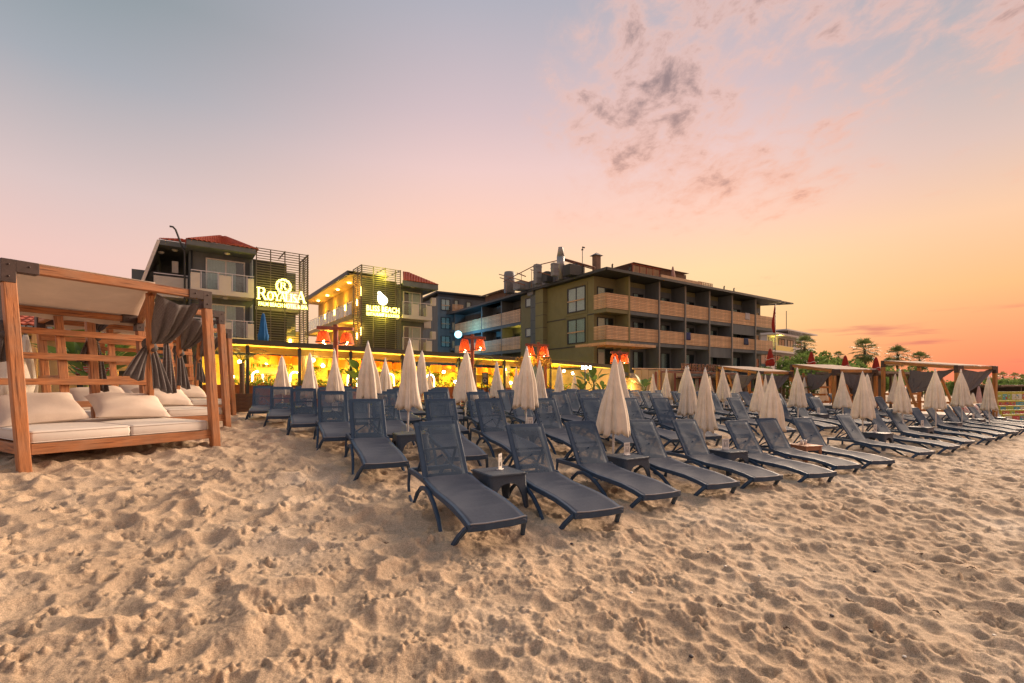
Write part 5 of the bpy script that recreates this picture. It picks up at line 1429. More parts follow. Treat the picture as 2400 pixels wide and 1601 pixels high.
# --- white hotel far off to the right
def far_hotel():
    f = Frame(1790, 74, 40); r = empty('hotel', (f.o.x, f.o.y, -1.9), f.th, 'distant white hotel with stepped balconies and a yellow lit top floor', 'building')
    WH = mat('far_white', (.50, .48, .48), .7, .06, 1); u1 = f.u_at(1893, 0); lv = [8.9, 6.0, 3.0, 0.2]
    BL = mat('blue_glass', (.05, .09, .14), .2, spec=.7)
    for i, z in enumerate(lv):
        a = f.u_at(1790 + (20 if i == 0 else 0), 0); b = f.u_at([1892, 1896, 1872, 1872][i], 0)
        MB().box(a, b, .8, 8, z, z + 2.7).build('wall', WH, r); MB().box(a - .6, b + .8, -.7, 8, z + 2.7, z + 3.0).build('slab', WH, r)
        for k in range(4):
            q = a + (b - a) * (k + .15) / 4; window(r, 'v', .8, q, q + (b - a) * .17, z + .3, z + 2.4, FRAMED, .1, 1, curtain=(k % 2 == 0))
        pr = MB(); pr.box(a - .3, b + .4, -.6, -.5, z + 0, z + .95); pr.build('parapet', WH, r)
        if i == 0: MB().box(a - .3, a + (b - a) * .45, -.66, -.605, z + .05, z + .9).build('painted_glow_panel', mat('painted_yellow_glow', (.6, .45, .06), .6), r)  # added panel; yellow light of the top floor put into its colour
    top = MB().box(f.u_at(1830, 0), u1 + 2, -1, 6, 12.5, 12.7).build('roof_sheet', WH, r)
    for k in range(10): bar_obj('roof_rail', (f.u_at(1835, 0) + k * .7, -.9, 11.9), (f.u_at(1835, 0) + k * .7, -.9, 12.5), .08, .08, WH, r, .004)
    plight('top_floor_light', (f.u_at(1825, 0), -.2, 11.3), 90, (1, .7, .1), parent=r)
    x, y = f.xy(f.u_at(1843, 2), 2); o = MB().tube([(0, 0, 0), (0, 0, 4.2)], .06, 5).build('antenna', FRAMED, None, (x, y, 10.7)); tag(o, 'thin antenna on the roof of the distant white hotel', 'antenna')
far_hotel()

# ------------------------------------------------------------------ lit signs on the slatted towers
def serif_word(word, h, m, depth=.05):
    """upright serif capitals built from strokes; first and last letter larger"""
    G = {'R': [((0, 0), (0, 1), .2), ((0, .96), (.42, .96), .09), ((.42, .96), (.56, .76), .2), ((.56, .76), (.42, .53), .2), ((.42, .53), (0, .53), .09), ((.3, .53), (.68, 0), .2)],
         'O': [((.36 + .36 * math.cos(a), .5 + .5 * math.sin(a)), (.36 + .36 * math.cos(a + .45), .5 + .5 * math.sin(a + .45)), .10 + .12 * abs(math.cos(a + .2))) for a in [k * .4488 for k in range(14)]],
         'Y': [((0, 1), (.36, .45), .2), ((.72, 1), (.36, .45), .09), ((.36, .48), (.36, 0), .2)],
         'A': [((0, 0), (.36, 1), .09), ((.36, 1), (.74, 0), .22), ((.15, .34), (.58, .34), .08)],
         'L': [((.05, 0), (.05, 1), .2), ((.05, .04), (.5, .04), .09), ((.5, .04), (.54, .25), .07)],
         'I': [((.1, 0), (.1, 1), .2)],
         'S': [((.48, .86), (.3, .97), .09), ((.3, .97), (.08, .86), .15), ((.08, .86), (.12, .62), .2), ((.12, .62), (.44, .38), .2), ((.44, .38), (.48, .14), .2), ((.48, .14), (.26, .02), .15), ((.26, .02), (.02, .16), .09)]}
    SER = {'R': [(0, 0), (0, 1), (.68, 0)], 'Y': [(0, 1), (.72, 1), (.36, 0)], 'A': [(0, 0), (.74, 0)], 'L': [(.05, 1), (.05, 0)], 'I': [(.1, 0), (.1, 1)], 'O': [], 'S': []}
    ADV = {'R': .86, 'O': .9, 'Y': .74, 'A': .84, 'L': .66, 'I': .34, 'S': .64}
    x = 0; mb = MB(); out = []
    for i, ch in enumerate(word):
        s = h * (1.22 if i in (0, len(word) - 1) else .86); z0 = 0
        for (p, q, w) in G[ch]:
            k = w * .82 * s
            mb.bar((x + p[0] * s, 0, z0 + p[1] * s), (x + q[0] * s, 0, z0 + q[1] * s), depth, k, up=(0, 1, 0)) if False else mb.bar((x + p[0] * s, 0, z0 + p[1] * s), (x + q[0] * s, 0, z0 + q[1] * s), k, depth, up=(0, 1, 0))
        for (a, b) in SER[ch]: mb.bar((x + (a - .17) * s, 0, z0 + (b + (.03 if b < .5 else -.03)) * s), (x + (a + .17) * s, 0, z0 + (b + (.03 if b < .5 else -.03)) * s), .07 * s, depth, up=(0, 1, 0))
        x += ADV[ch] * s
    return mb, x
def signs():
    f = LF; y_ = -.14
    W = lambda u, z: f.xy(u, y_) + (z,)
    def base(name, u, z, label):
        x, y = f.xy(u, y_); return empty(name, (x, y, z), f.th, label, 'sign')
    # emblem: letter R in a ring of petals
    uc = f.u_at(590 + 690 / 9.227, y_); zc = f.z(570 + 930 / 9.227, uc, y_); rad = 17 / F * 31
    e = base('emblem_sign', uc, zc, 'glowing round emblem with letter R above the big lit name')
    rg = MB()
    for k in range(14):
        a = k * 2 * math.pi / 14; P = [(math.cos(a + t * .75) * rad * (.72 + .26 * math.sin(t * 3.0)), 0, math.sin(a + t * .75) * rad * (.72 + .26 * math.sin(t * 3.0))) for t in (0, .25, .5, .75, 1)]
        rg.tube(P, .034, 5)
    rg.build('ring', GLOW, e)
    mb, w = serif_word('R', rad * .72, GLOW); o = mb.build('letter', GLOW, e, (-rad * .30, 0, -rad * .42))
    # name
    u0, u1 = f.u_at(590 + 150 / 9.227, y_), f.u_at(590 + 1165 / 9.227, y_); z0 = f.z(570 + 1205 / 9.227, u0, y_)
    mb, w = serif_word('ROYALISA', .72, GLOW); k = (u1 - u0) / w; hs = .86
    n = base('name_sign', u0, z0, 'big glowing serif letters reading ROYALISA on the left slatted tower')
    mb.v = [(x * k, y, z * hs) for x, y, z in mb.v]; mb.build('letters', GLOW, n)
    me = text_mesh('letters', 'PALM BEACH HOTEL & SPA', .34, GLOW, .02, 1.05, .008, 'LEFT')
    xs = [v.co.x for v in me.vertices]; wd = max(xs) - min(xs)
    t = base('sub_sign', u0 - .02, z0 - .40, 'narrow glowing line of small capitals under the big name'); o = link('letters', me, t); o.rotation_euler = (R(90), 0, 0); o.scale = ((f.u_at(590 + 1210 / 9.227, y_) - u0) / wd, 1, 1)
    for q in (.3, .7): plight('sign_glow', f.xy(u0 + (u1 - u0) * q, -.5) + (z0 + .3,), 70, (1, .84, .08), .3)
    f = MF
    uc = f.u_at(820 + 755 / 9.8, y_); zc = f.z(620 + 800 / 9.8, uc, y_); s = f.xy(uc, 0)[1] / F
    x, y = f.xy(uc, y_); e = empty('emblem_sign', (x, y, zc), f.th, 'glowing white drop shaped emblem on the middle slatted tower', 'sign')
    pts = []
    for k in range(25):
        a = -math.pi * .5 + 2 * math.pi * k / 24; r = 11.5 * s
        px_, pz = r * math.cos(a), r * math.sin(a) - 2 * s
        pts.append((px_, pz))
    dm = MB(); ring = [(-10.5 * s, 17.5 * s), (-6 * s, 17 * s), (0, 11.5 * s), (6 * s, 7 * s)] + [(11.5 * s * math.cos(a), 11.5 * s * math.sin(a) - 2 * s) for a in [R(30 - 15 * q) for q in range(15)]] + [(-11.8 * s, 4 * s), (-11.8 * s, 9 * s), (-9.5 * s, 11 * s), (-12 * s, 13 * s)]
    m_ = len(ring); dm.add([(a, -.03, b) for a, b in ring] + [(a, .03, b) for a, b in ring], [tuple(range(m_)), tuple(range(2 * m_ - 1, m_ - 1, -1))] + [(i, i + m_, (i + 1) % m_ + m_, (i + 1) % m_) for i in range(m_)])
    dm.build('drop', lamp_mat('white_sign', (1, .95, .6), 4), e)
    for body, pa, pb, py0, hgt, lab, sp in (('BLISS BEACH', 375, 1130, 1050, 12.5, 'glowing capitals reading BLISS BEACH on the middle tower', 1.05), ('RESTAURANT & LOUNGE', 378, 1130, 1160, 7.4, 'narrow glowing line under the middle tower name', 1.02)):
        a, b = f.u_at(820 + pa / 9.8, y_), f.u_at(820 + pb / 9.8, y_); z = f.z(620 + py0 / 9.8, a, y_)
        me = text_mesh('letters', body, hgt * s * 1.38, GLOW, .02, sp, .012 if hgt > 10 else .006, 'LEFT'); xs = [v.co.x for v in me.vertices]; wd = max(xs) - min(xs)
        x, y = f.xy(a, y_); t = empty('name_sign', (x, y, z), f.th, lab, 'sign'); o = link('letters', me, t); o.rotation_euler = (R(90), 0, 0); o.scale = ((b - a) / wd, 1, 1)
    for dz in (-1.2, 1.9): plight('sign_glow', f.xy(uc, -.5) + (zc + dz,), 170, (1, .84, .08), .3)
signs()

# ------------------------------------------------------------------ the restaurant
RF = Frame(541, 19, 34)
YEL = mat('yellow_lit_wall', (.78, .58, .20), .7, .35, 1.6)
def restaurant():
    f = RF; gzz = lambda u, v: gz(*f.xy(u, v))
    r = empty('restaurant', (f.o.x, f.o.y, 0), f.th, 'open fronted beach restaurant glowing yellow under a long dark roof edge', 'building')
    ue = f.u_at(1432, 0); joints = [f.u_at(p, 0) for p in (470, 580, 702, 822, 943, 1076, 1182, 1290, 1430)]
    tops = [790, 796, 804, 811.5, 820, 828, 835, 843, 855]
    DEP = 7.0
    for i in range(len(joints) - 1):
        a, b = joints[i], joints[i + 1]; za, zb = f.z(tops[i], a, 0), f.z(tops[i + 1], b, 0)
        def slab(v0, v1, d0, d1, name, m, e=0):
            q = MB(); q.add([(a, v0, za - d1), (b, v0, zb - d1), (b, v1, zb - d1), (a, v1, za - d1), (a, v0, za - d0), (b, v0, zb - d0), (b, v1, zb - d0), (a, v1, za - d0)], [(0, 3, 2, 1), (4, 5, 6, 7), (0, 1, 5, 4), (1, 2, 6, 5), (2, 3, 7, 6), (3, 0, 4, 7)]); return q.build(name, m, r)
        slab(-.12, .1, 0, .20, 'roof_edge', mat('dark_roof_edge', (.06, .055, .04), .6, .2, 3)); slab(.1, DEP, .02, .08, 'roof', mat('timber_ceiling', (.42, .25, .09), .7, .2, 4))
        slab(-.02, .04, .23, .255, 'light_strip', WARMS)
        if i < 7: slab(.12, .34, .27, .52, 'rolled_blind', mat('lamp_tinted_blind', (.58, .40, .13), .8, .12, 4, trans=.4))  # beige cloth coloured yellow, the lamplight on it put into the colour
        g = gzz(a, 0)
        MB().cbox(a - .06, a + .06, -.05, .09, g - .1, za - .23, .008).build('post', FRAMED, r)
        if i < 7:
            MB().box(a + .06, b - .06, .02, .3, g - .1, g + .98).build('front_wall', mat('terracotta_planter', (.30, .10, .035), .8, .25, 3), r)
        # drawn-back curtain at each post
        P = [[(a + .12 + (.5 - .18 * math.sin(math.pi * t)) * q / 10, .2 + .03 * math.sin(q * 2.4), za - .28 - (za - .28 - g - .6) * t) for q in range(11)] for t in [k / 8 for k in range(9)]]
        if i in (2, 4, 5, 6): sheet('tied_curtain', P, mat('cream_drape', (.72, .58, .32), .9, .1, 3, trans=.3), r)
    zc = f.z(815, joints[2], 0)
    g0 = gzz(3, 3)
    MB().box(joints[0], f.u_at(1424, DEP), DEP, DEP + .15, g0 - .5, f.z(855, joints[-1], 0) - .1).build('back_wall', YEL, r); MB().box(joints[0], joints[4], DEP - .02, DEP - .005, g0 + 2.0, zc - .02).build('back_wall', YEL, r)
    MB().box(joints[0], joints[-1] - .6, .3, DEP, g0 - .3, g0 + .06).build('deck', mat('timber_deck', (.30, .18, .09), .7, .25, 3), r)
    # arched mirrors with light tubes
    for px in (692, 826, 913, 604, 1008):
        v = 5.2; u = f.u_at(px, v); zb = f.z(918, u, v); w = 13 / F * f.xy(u, v)[1] / 2 + .1
        P = [(u - w, v, zb), (u - w, v, zb + .8)] + [(u - w * math.cos(a), v, zb + .8 + w * math.sin(a)) for a in [R(180 * k / 10) for k in range(1, 10)]] + [(u + w, v, zb + .8), (u + w, v, zb)]
        MB().tube(P, .035, 6).build('arch_light', lamp_mat('arch_tube', (1, .86, .45), 14) if 'arch_tube' not in MATS else MATS['arch_tube'], r)
    # counter and shelves of bottles behind it
    bw = f.u_at(575, 4.5), f.u_at(655, 4.5)
    c = MB().box(bw[0], bw[1], 4.1, 4.8, g0, g0 + 1.1).build('bar_counter', mat('timber_deck', (.30, .18, .09)), r)
    MB().box(bw[0] - .1, bw[1] + .1, 4.0, 4.9, g0 + 1.1, g0 + 1.16).build('counter_top', WHITE, c)
    sh = MB()
    for k in range(3): sh.box(bw[0], bw[1], 6.5, 6.85, g0 + 1.1 + k * .4, g0 + 1.14 + k * .4)
    sh = sh.build('bottle_shelf', mat('timber_deck', (.30, .18, .09)), r)
    bm = [mat('bottle_' + n, c_, .15, spec=.7) for n, c_ in (('amber', (.4, .15, .02)), ('green', (.05, .2, .05)), ('clear', (.7, .65, .5)))]
    bms = [MB().lathe([(.035, 0), (.035, .18), (.014, .24), (.014, .3)], 8).mesh('bottle', q) for q in bm]
    for k in range(3):
        for q in range(16): link('bottle', bms[(q * 7 + k) % 3], sh, (bw[0] + .12 + (bw[1] - bw[0] - .2) * q / 15, 6.68, g0 + 1.142 + k * .4))
    for k in range(3): MB().box(bw[0], bw[1], 6.86, 6.9, g0 + 1.16 + k * .4, g0 + 1.2 + k * .4).build('shelf_light', WARMS, sh)
    # slatted awning over the bar
    aw = MB(); za = f.z(862, bw[0], 3.2); aw.add([(bw[0] + .5, 3.0, za - .25), (bw[1] + .2, 3.0, za - .25), (bw[1] + .2, 5, za + .12), (bw[0] + .5, 5, za + .12), (bw[0] + .5, 3.0, za - .31), (bw[1] + .2, 3.0, za - .31), (bw[1] + .2, 5, za + .06), (bw[0] + .5, 5, za + .06)], [(0, 1, 2, 3), (7, 6, 5, 4), (0, 4, 5, 1), (1, 5, 6, 2), (2, 6, 7, 3), (3, 7, 4, 0)]); aw.build('bar_awning', mat('white_awning', (.8, .72, .72), .7), r)
    for k in range(9):
        u = joints[0] + 1.5 + k * 2.35; plight('ceiling_spot', (u, 3.6, zc - .75), 250, (1, .68, .03), .15, r)
        plight('front_spot', (u + .8, .9, zc - .6), 55, (1, .66, .03), .1, r)
    return r, joints, zc, g0
rest, RJ, RZC, RG0 = restaurant()
def restaurant_things():
    f = RF
    LS = mat('orange_drum_shade', (.75, .25, .05), .8, .15, 30, trans=.5)
    shade = MB().lathe([(.30, -.38), (.34, -.19), (.30, 0)], 20, caps=False).mesh('shade', LS); bulb = MB().sphere((0, 0, -.2), .06, 8).mesh('bulb', WARMB); cord = MB().tube([(0, 0, 0), (0, 0, .3)], .008, 5).mesh('cord', FRAMED)
    k = 0
    for v in (1.6, 3.4):
        for px in (614, 640, 664, 700, 752, 778, 800, 832, 868, 905, 936, 1022, 1046, 1098, 1130, 1165, 1215, 1240):
            if v > 2 and k % 2: k += 1; continue
            k += 1; u = f.u_at(px + (9 if v > 2 else 0), v); i = max(q for q in range(len(RJ)) if RJ[q] <= u + 1e-6)
            z = f.z(838 + (px - 620) * .055, u, v) + .1; x, y = f.xy(u, v)
            o = empty('drum_lamp', (x, y, z), 0, f'orange drum lampshade, {ordinal(k)} along the restaurant ceiling from the left', 'lamp', 'orange drum lamps under the restaurant roof')
            for n_, me in (('shade', shade), ('bulb', bulb), ('cord', cord)): link(n_, me, o)
    glob = MB().sphere((0, 0, 0), .075, 10).mesh('globe', lamp_mat('globe_light', (1, .80, .40), 45)); gc = MB().tube([(0, 0, .06), (0, 0, .7)], .008, 5).mesh('cord', FRAMED)
    for n, (px, py, v) in enumerate([(562, 848, .6), (625, 850, 1.5), (734, 844, .0), (757, 857, 1.2), (835, 862, 1.2), (1040, 872, .6), (1183, 866, .1), (1322, 870, .5), (1342, 875, .3), (884, 898, -.5), (1197, 897, .6), (545, 883, .5), (1067, 895, .5)]):
        u = f.u_at(px, v); x, y = f.xy(u, v)
        o = empty('globe_lamp', (x, y, f.z(py, u, v)), 0, f'bright round globe bulb, {ordinal(n + 1)} of those strung along the restaurant front', 'lamp', 'bright globe bulbs at the restaurant front'); link('globe', glob, o); link('cord', gc, o); plight('globe_glow', (0, 0, -.12), 16, (1, .66, .12), .08, o)
    # plants along the front wall
    FL = [LEAF2, BLOOM]
    n = 0
    for px in range(560, 1380, 24):
        v = .16; u = f.u_at(px + random.uniform(-8, 8), v); x, y = f.xy(u, v); g = gz(x, y); n += 1
        o = empty('flower_plant', (x, y, g + .97), 0, f'low leafy plant with orange flowers, {ordinal(n)} in the planter along the restaurant front', 'plant', 'flowering plants along the restaurant front')
        leaf_cloud(110, .36, n, .055, 4).build('foliage', LEAF2, o, (0, 0, .1)); leaf_cloud(22, .36, n + 90, .04, 4).build('flowers', BLOOM, o, (0, 0, .14))
    # greenery and pictures inside
    PIC = mat('dark_picture', (.10, .05, .03), .6, .5, 9)
    for n_, px in enumerate((668, 742, 790, 852, 925, 985, 1030, 1092, 1150, 1200, 1240)):
        v = 6.6; u = f.u_at(px, v); x, y = f.xy(u, v); zz = f.z(870 + (px - 620) * .03, u, v)
        o = empty('hanging_plant', (x, y, zz + .35), 0, f'trailing green pot plant, {ordinal(n_ + 1)} hanging along the restaurant back wall', 'plant', 'trailing plants on the restaurant back wall')
        leaf_cloud(120, .42, 200 + n_, .07, 5).build('foliage', LEAF2, o, (0, 0, -.1)); MB().lathe([(.10, -.12), (.15, .06), (.13, .06), (.02, -.1)], 12).build('pot', RUSTW, o)
        if n_ % 2:
            q = MB().cbox(-.4, .4, -.02, .02, -.28, .28, .01).build('picture', PIC, None, f.xy(u + 1.1, 6.96) + (zz - .1,), f.th); tag(q, f'dark framed picture, {ordinal(n_ // 2 + 1)} from the left on the restaurant back wall', 'picture', 'pictures on the restaurant back wall')
    TT = wood_mat('table_wood', (.26, .12, .05))
    for n_, px in enumerate((735, 800, 905, 1010, 1060, 1140, 1240, 1310)):
        v = 1.7; u = f.u_at(px, v); x, y = f.xy(u, v); o = empty('dining_table', (x, y, RG0 + .06), f.th, f'square wooden dining table, {ordinal(n_ + 1)} from the left behind the restaurant planters', 'table', 'dining tables in the restaurant')
        MB().cbox(-.4, .4, -.4, .4, .72, .76, .01).build('tabletop', TT, o); MB().lathe([(.25, 0), (.05, .05), (.05, .72)], 10).build('pedestal', FRAMED, o)
    # indoor figures of furniture: dark chairs and tables glimpsed between the parasols
    CHAIRW = wood_mat('chair_wood', (.20, .09, .04))
    n = 0
    for px in (745, 765, 1015, 1045, 1120, 1150, 1225, 1255):
        v = 2.4; u = f.u_at(px, v); x, y = f.xy(u, v); n += 1
        o = empty('dining_chair', (x, y, RG0 + .06), f.th + .3 * n, f'wooden dining chair, {ordinal(n)} from the left inside the restaurant', 'chair', 'dining chairs in the restaurant')
        MB().cbox(-.22, .22, -.22, .22, .43, .47, .01).build('seat', CHAIRW, o)
        for sx in (-1, 1):
            for sy in (-1, 1): MB().box(sx * .19 - .02, sx * .19 + .02, sy * .19 - .02, sy * .19 + .02, 0, .43).build('leg', CHAIRW, o)
        for k in range(5): MB().box(-.18 + k * .08, -.14 + k * .08, .2, .22, .47, .95).build('back_slat', CHAIRW, o)
        MB().box(-.2, .2, .19, .23, .92, 1.0).build('top_rail', CHAIRW, o)
restaurant_things()
banana_plant(RF.xy(RF.u_at(842, -.5), -.5) + (gz(*RF.xy(RF.u_at(842, -.5), -.5)),), 2.7, 'tall banana plant in front of the restaurant between the third and fourth parasols', 8, 4)
for i, (px, py, Y, rad, lab) in enumerate([(567, 850, 18.3, 1.0, 'small palm growing behind the dark planter box'), (1112, 862, 24, 1.05, 'small palm beside the second lamp post'), (1075, 880, 22.5, .8, 'small bushy palm left of the black menu board')]):
    p = at(px, py, Y); g = gz(p.x, p.y); feather_palm((p.x, p.y, g), p.z - g, rad, lab, 5 + i, 12)
for i, (px, py, Y, lab) in enumerate([(1390, 842, 25.5, 'banana plant in front of the pale wall beside the restaurant end'), (1508, 866, 27, 'banana plant in front of the cream wall'), (1365, 880, 24.5, 'low banana plant at the right end of the restaurant'), (1412, 886, 25, 'low leafy banana plant by the pale wall'), (1865, 885, 24, 'green plant beside the leftmost cabana'), (1622, 890, 25, 'yellow green plant below the wooden letters')]):
    p = at(px, py, Y); g = gz(p.x, p.y); banana_plant((p.x, p.y, g), (p.z - g) * 1.05, lab, 7, 40 + i, 'banana plants by the right terrace')
# behind the left daybeds
for i, (px, py, Y, lab) in enumerate([(195, 745, 15.5, 'big banana plant behind the left daybeds'), (255, 742, 16, 'big banana plant with pale leaf behind the second daybed'), (225, 790, 14.5, 'shorter banana plant behind the left daybeds')]):
    p = at(px, py, Y); g = gz(p.x, p.y); banana_plant((p.x, p.y, g), p.z - g, lab, 10, 70 + i, 'banana plants behind the daybeds', 1.0)

# black menu board in the restaurant
def menu_board():
    f = RF; v = -.1; u = f.u_at(1137, v); x, y = f.xy(u, v); g = gz(x, y); zt, zb = f.z(873, u, v), f.z(902, u, v); w = 8.5 / F * y
    o = empty('menu_board', (x, y, zb), f.th, 'upright black menu board with white round emblem at the restaurant', 'board'); BK = mat('black_board', (.025, .018, .018), .5)
    MB().cbox(-w, w, -.02, .02, 0, zt - zb, .005).build('panel', BK, o); h = zt - zb; pr = MB()
    pr.tube([(w * .45 * math.cos(a) - .2 * w, -.026, h * .35 + w * .45 * math.sin(a)) for a in [k * .5236 for k in range(13)]], .012, 5)
    for q in range(5): pr.box(-w * .7, w * (.6 - .2 * (q % 2)), -.026, -.021, h * (.62 + .07 * q), h * (.64 + .07 * q))
    pr.build('print', mat('chalk', (.6, .55, .5), .8), o); MB().box(-w, -w + .05, .03, .08, -(zb - g), h * .5).box(w - .05, w, .03, .08, -(zb - g), h * .5).build('legs', BK, o)
menu_board()

# ------------------------------------------------------------------ lamp posts with rattan shades
def rattan():
    m = mat('orange_rattan', (.50, .085, .02), .7, .6, 30, .6, 60, trans=.22)
    N, L = m.node_tree.nodes, m.node_tree.links
    mx = [n for n in N if n.type == 'MIX_SHADER'][-1]; ou = N['Material Output']
    t = N.new('ShaderNodeBsdfTransparent'); v = N.new('ShaderNodeTexVoronoi'); v.inputs['Scale'].default_value = 15; tc = N.new('ShaderNodeTexCoord'); L.new(tc.outputs['Object'], v.inputs['Vector'])
    mr = N.new('ShaderNodeMapRange'); mr.inputs[1].default_value = .22; mr.inputs[2].default_value = .32; mr.inputs[3].default_value = 1; mr.inputs[4].default_value = 0; L.new(v.outputs['Distance'], mr.inputs[0])
    m2 = N.new('ShaderNodeMixShader'); L.new(mr.outputs[0], m2.inputs[0]); L.new(mx.outputs[0], m2.inputs[1]); L.new(t.outputs[0], m2.inputs[2]); L.new(m2.outputs[0], ou.inputs[0])
    return m
RAT = rattan()
BULB = lamp_mat('lamp_bulb', (1, .72, .25), 60)
def lamp_post(px, Y, bar, ytop, baskets, bottom, label, lit=(1, 1)):
    """bar: left and right pixel of the cross-beam; baskets: (px, width px, top py, bottom py)"""
    x = (px - PX0) / F * Y; g = gz(x, Y); s = Y / F; zt = CZ + (HY - ytop) * s
    r = empty('lamp_post', (x, Y, g), 0, label, 'lamp post', 'red lamp posts with pairs of rattan shades')
    bar_obj('post', (0, 0, -.3), (0, 0, zt - g + .12), .15, .15, RUSTW, r, .012, up=(0, 1, 0))
    bl, br = (bar[0] - px) * s, (bar[1] - px) * s
    bar_obj('cross_beam', (bl, -.02, zt - g), (br, -.02, zt - g - .06), .14, .13, RUSTW, r, .012)
    for k, (bx, bw, y0, y1) in enumerate(baskets):
        u = (bx - px) * s; w = bw * s / 2; a, b = CZ + (HY - y0) * s - g, CZ + (HY - y1) * s - g; H = a - b
        q = MB().lathe([(w * 1.02, 0), (w * .98, H * .1), (w * .86, H * .45), (w * .68, H * .85), (w * .5, H * .99), (w * .1, H)], 20, caps=False).build('basket_shade', RAT, r, (u, -.02, b))
        MB().lathe([(w * 1.04, 0), (w * 1.06, .03), (w * 1.02, .06), (w * .98, .03), (w * 1.04, 0)], 20, caps=False).build('rim', RUSTW, q)
        MB().sphere((0, 0, .07), .065, 10).build('bulb', BULB, q)
        MB().tube([(0, 0, .1), (0, 0, H + .12)], .012, 5).build('cord', FRAMED, q)
        if lit[k]: plight('lamp_light', (0, 0, .10), 15, (1, .5, .10), .09, q)
lamp_post(787, 18.5, (744, 828), 768, [(758, 33, 776, 804), (813, 33, 780, 808)], 0, 'red lamp post with two rattan shades, leftmost, in front of the lit galleries')
lamp_post(1107, 21.5, (1087, 1138), 790, [(1089, 27, 795, 826), (1125, 26, 795, 821)], 0, 'red lamp post with two rattan shades beside the bluish disc sign')
lamp_post(1262, 23.5, (1231, 1286), 808, [(1242, 24, 812, 836), (1275, 24, 812, 836)], 0, 'red lamp post with two rattan shades in front of the lamplit grey wall')
lamp_post(1452, 26.5, (1431, 1473), 826, [(1440, 21, 830, 851), (1463, 21, 830, 851)], 0, 'red lamp post with two rattan shades, rightmost, before the slatted balconies')

# glowing bluish disc sign
def disc_sign():
    p = at(1074, 784, 56); r = .44
    o = empty('disc_sign', p, R(10), 'round bluish white lit disc sign on an arm beside a lamp post', 'sign')
    m = MB(); m.lathe([(.01, -.05), (r * .93, -.05), (r, -.03), (r, .03), (r * .93, .05), (.01, .05)], 28); rot = Matrix.Rotation(R(90), 4, 'X'); m.v = [tuple(rot @ Vector(q)) for q in m.v]
    m.build('disc', lamp_mat('blue_white', (.30, .8, 1), 1.9), o)
    MB().tube([(r * .6, .05, -.02), (1.6, .3, -.25)], .06, 6).build('arm', FRAMED, o)
    plight('disc_light', p + Vector((-.1, 1.6, .4)), 330, (.1, .6, 1), .2)
disc_sign()

# closed blue parasol on the left terrace
def big_parasol(px, ytop, yhem, Y, w, m, name, label, ground_z=None, group=None, rope=None):
    p = at(px, ytop, Y); s = Y / F; H = (yhem - ytop) * s; g = gz(p.x, p.y) if ground_z is None else ground_z; r = empty('closed_parasol', (p.x, p.y, g), 0, label, 'parasol', group); z = p.z - g
    n = 32; rings = []
    for i in range(11):
        t = i / 10; rr = w * s / 2 * (.18 + .82 * t ** .8 if t < .75 else 1.0 - (t - .75) * .7)
        rings.append([((rr * (1 + .18 * math.cos(8 * 2 * math.pi * j / n + i * .12))) * math.cos(2 * math.pi * j / n), (rr * (1 + .18 * math.cos(8 * 2 * math.pi * j / n + i * .12))) * math.sin(2 * math.pi * j / n), z - H * t) for j in range(n)])
    MB().loft(rings).build('canopy', m, r); MB().tube([(0, 0, -.1), (0, 0, z + .05)], .03, 8).build('pole', mat('dark_pole', (.08, .06, .05), .5), r)
    if rope: MB().tube([(w * s * .53 * math.cos(a), w * s * .53 * math.sin(a), z - H * .6 + .05 * math.sin(3 * a)) for a in [k * .4 for k in range(17)]], .02, 5).build('tie_rope', rope, r)
BLUEC = mat('blue_canvas', (.015, .13, .36), .8, .2, 5, trans=.1); REDC = mat('red_canvas', (.36, .03, .018), .8, .2, 5, trans=.15); ROPE = mat('pale_rope', (.7, .55, .5), .8)
big_parasol(617, 735, 800, 24, 22, BLUEC, '', 'closed bright blue parasol in front of the left slatted tower', ground_z=2.2)
for i, (px, y0, y1, Y) in enumerate([(1805, 818, 858, 34), (1901.5, 825, 866, 33), (1981, 834, 874, 34), (2053, 838, 880, 32)]):
    big_parasol(px, y0, y1, Y, 19, REDC, '', f'closed red parasol, {ordinal(i + 1)} from the left behind the wooden cabanas', group='closed red parasols behind the cabanas', rope=ROPE)
# red flag on a tall pole
def flag():
    p = at(1817, 712, 33); g = gz(p.x, p.y); r = empty('flagpole', (p.x, p.y, g), 0, 'tall thin flagpole with limp red flag at the right end of the hotel', 'flagpole'); H = p.z - g
    MB().tube([(0, 0, -.1), (0, 0, H)], .03, 6).build('pole', mat('dark_pole', (.08, .06, .05)), r)
    P = [[(-.02 - .26 * min(1, t * 1.6) * q / 6 * (1 if t < .8 else 1 - (t - .8) * 2.5), .05 * math.sin(q * 1.6 + t * 3), H - .1 - 1.95 * t) for q in range(7)] for t in [k / 10 for k in range(11)]]
    sheet('flag', P, REDC, r)
flag()

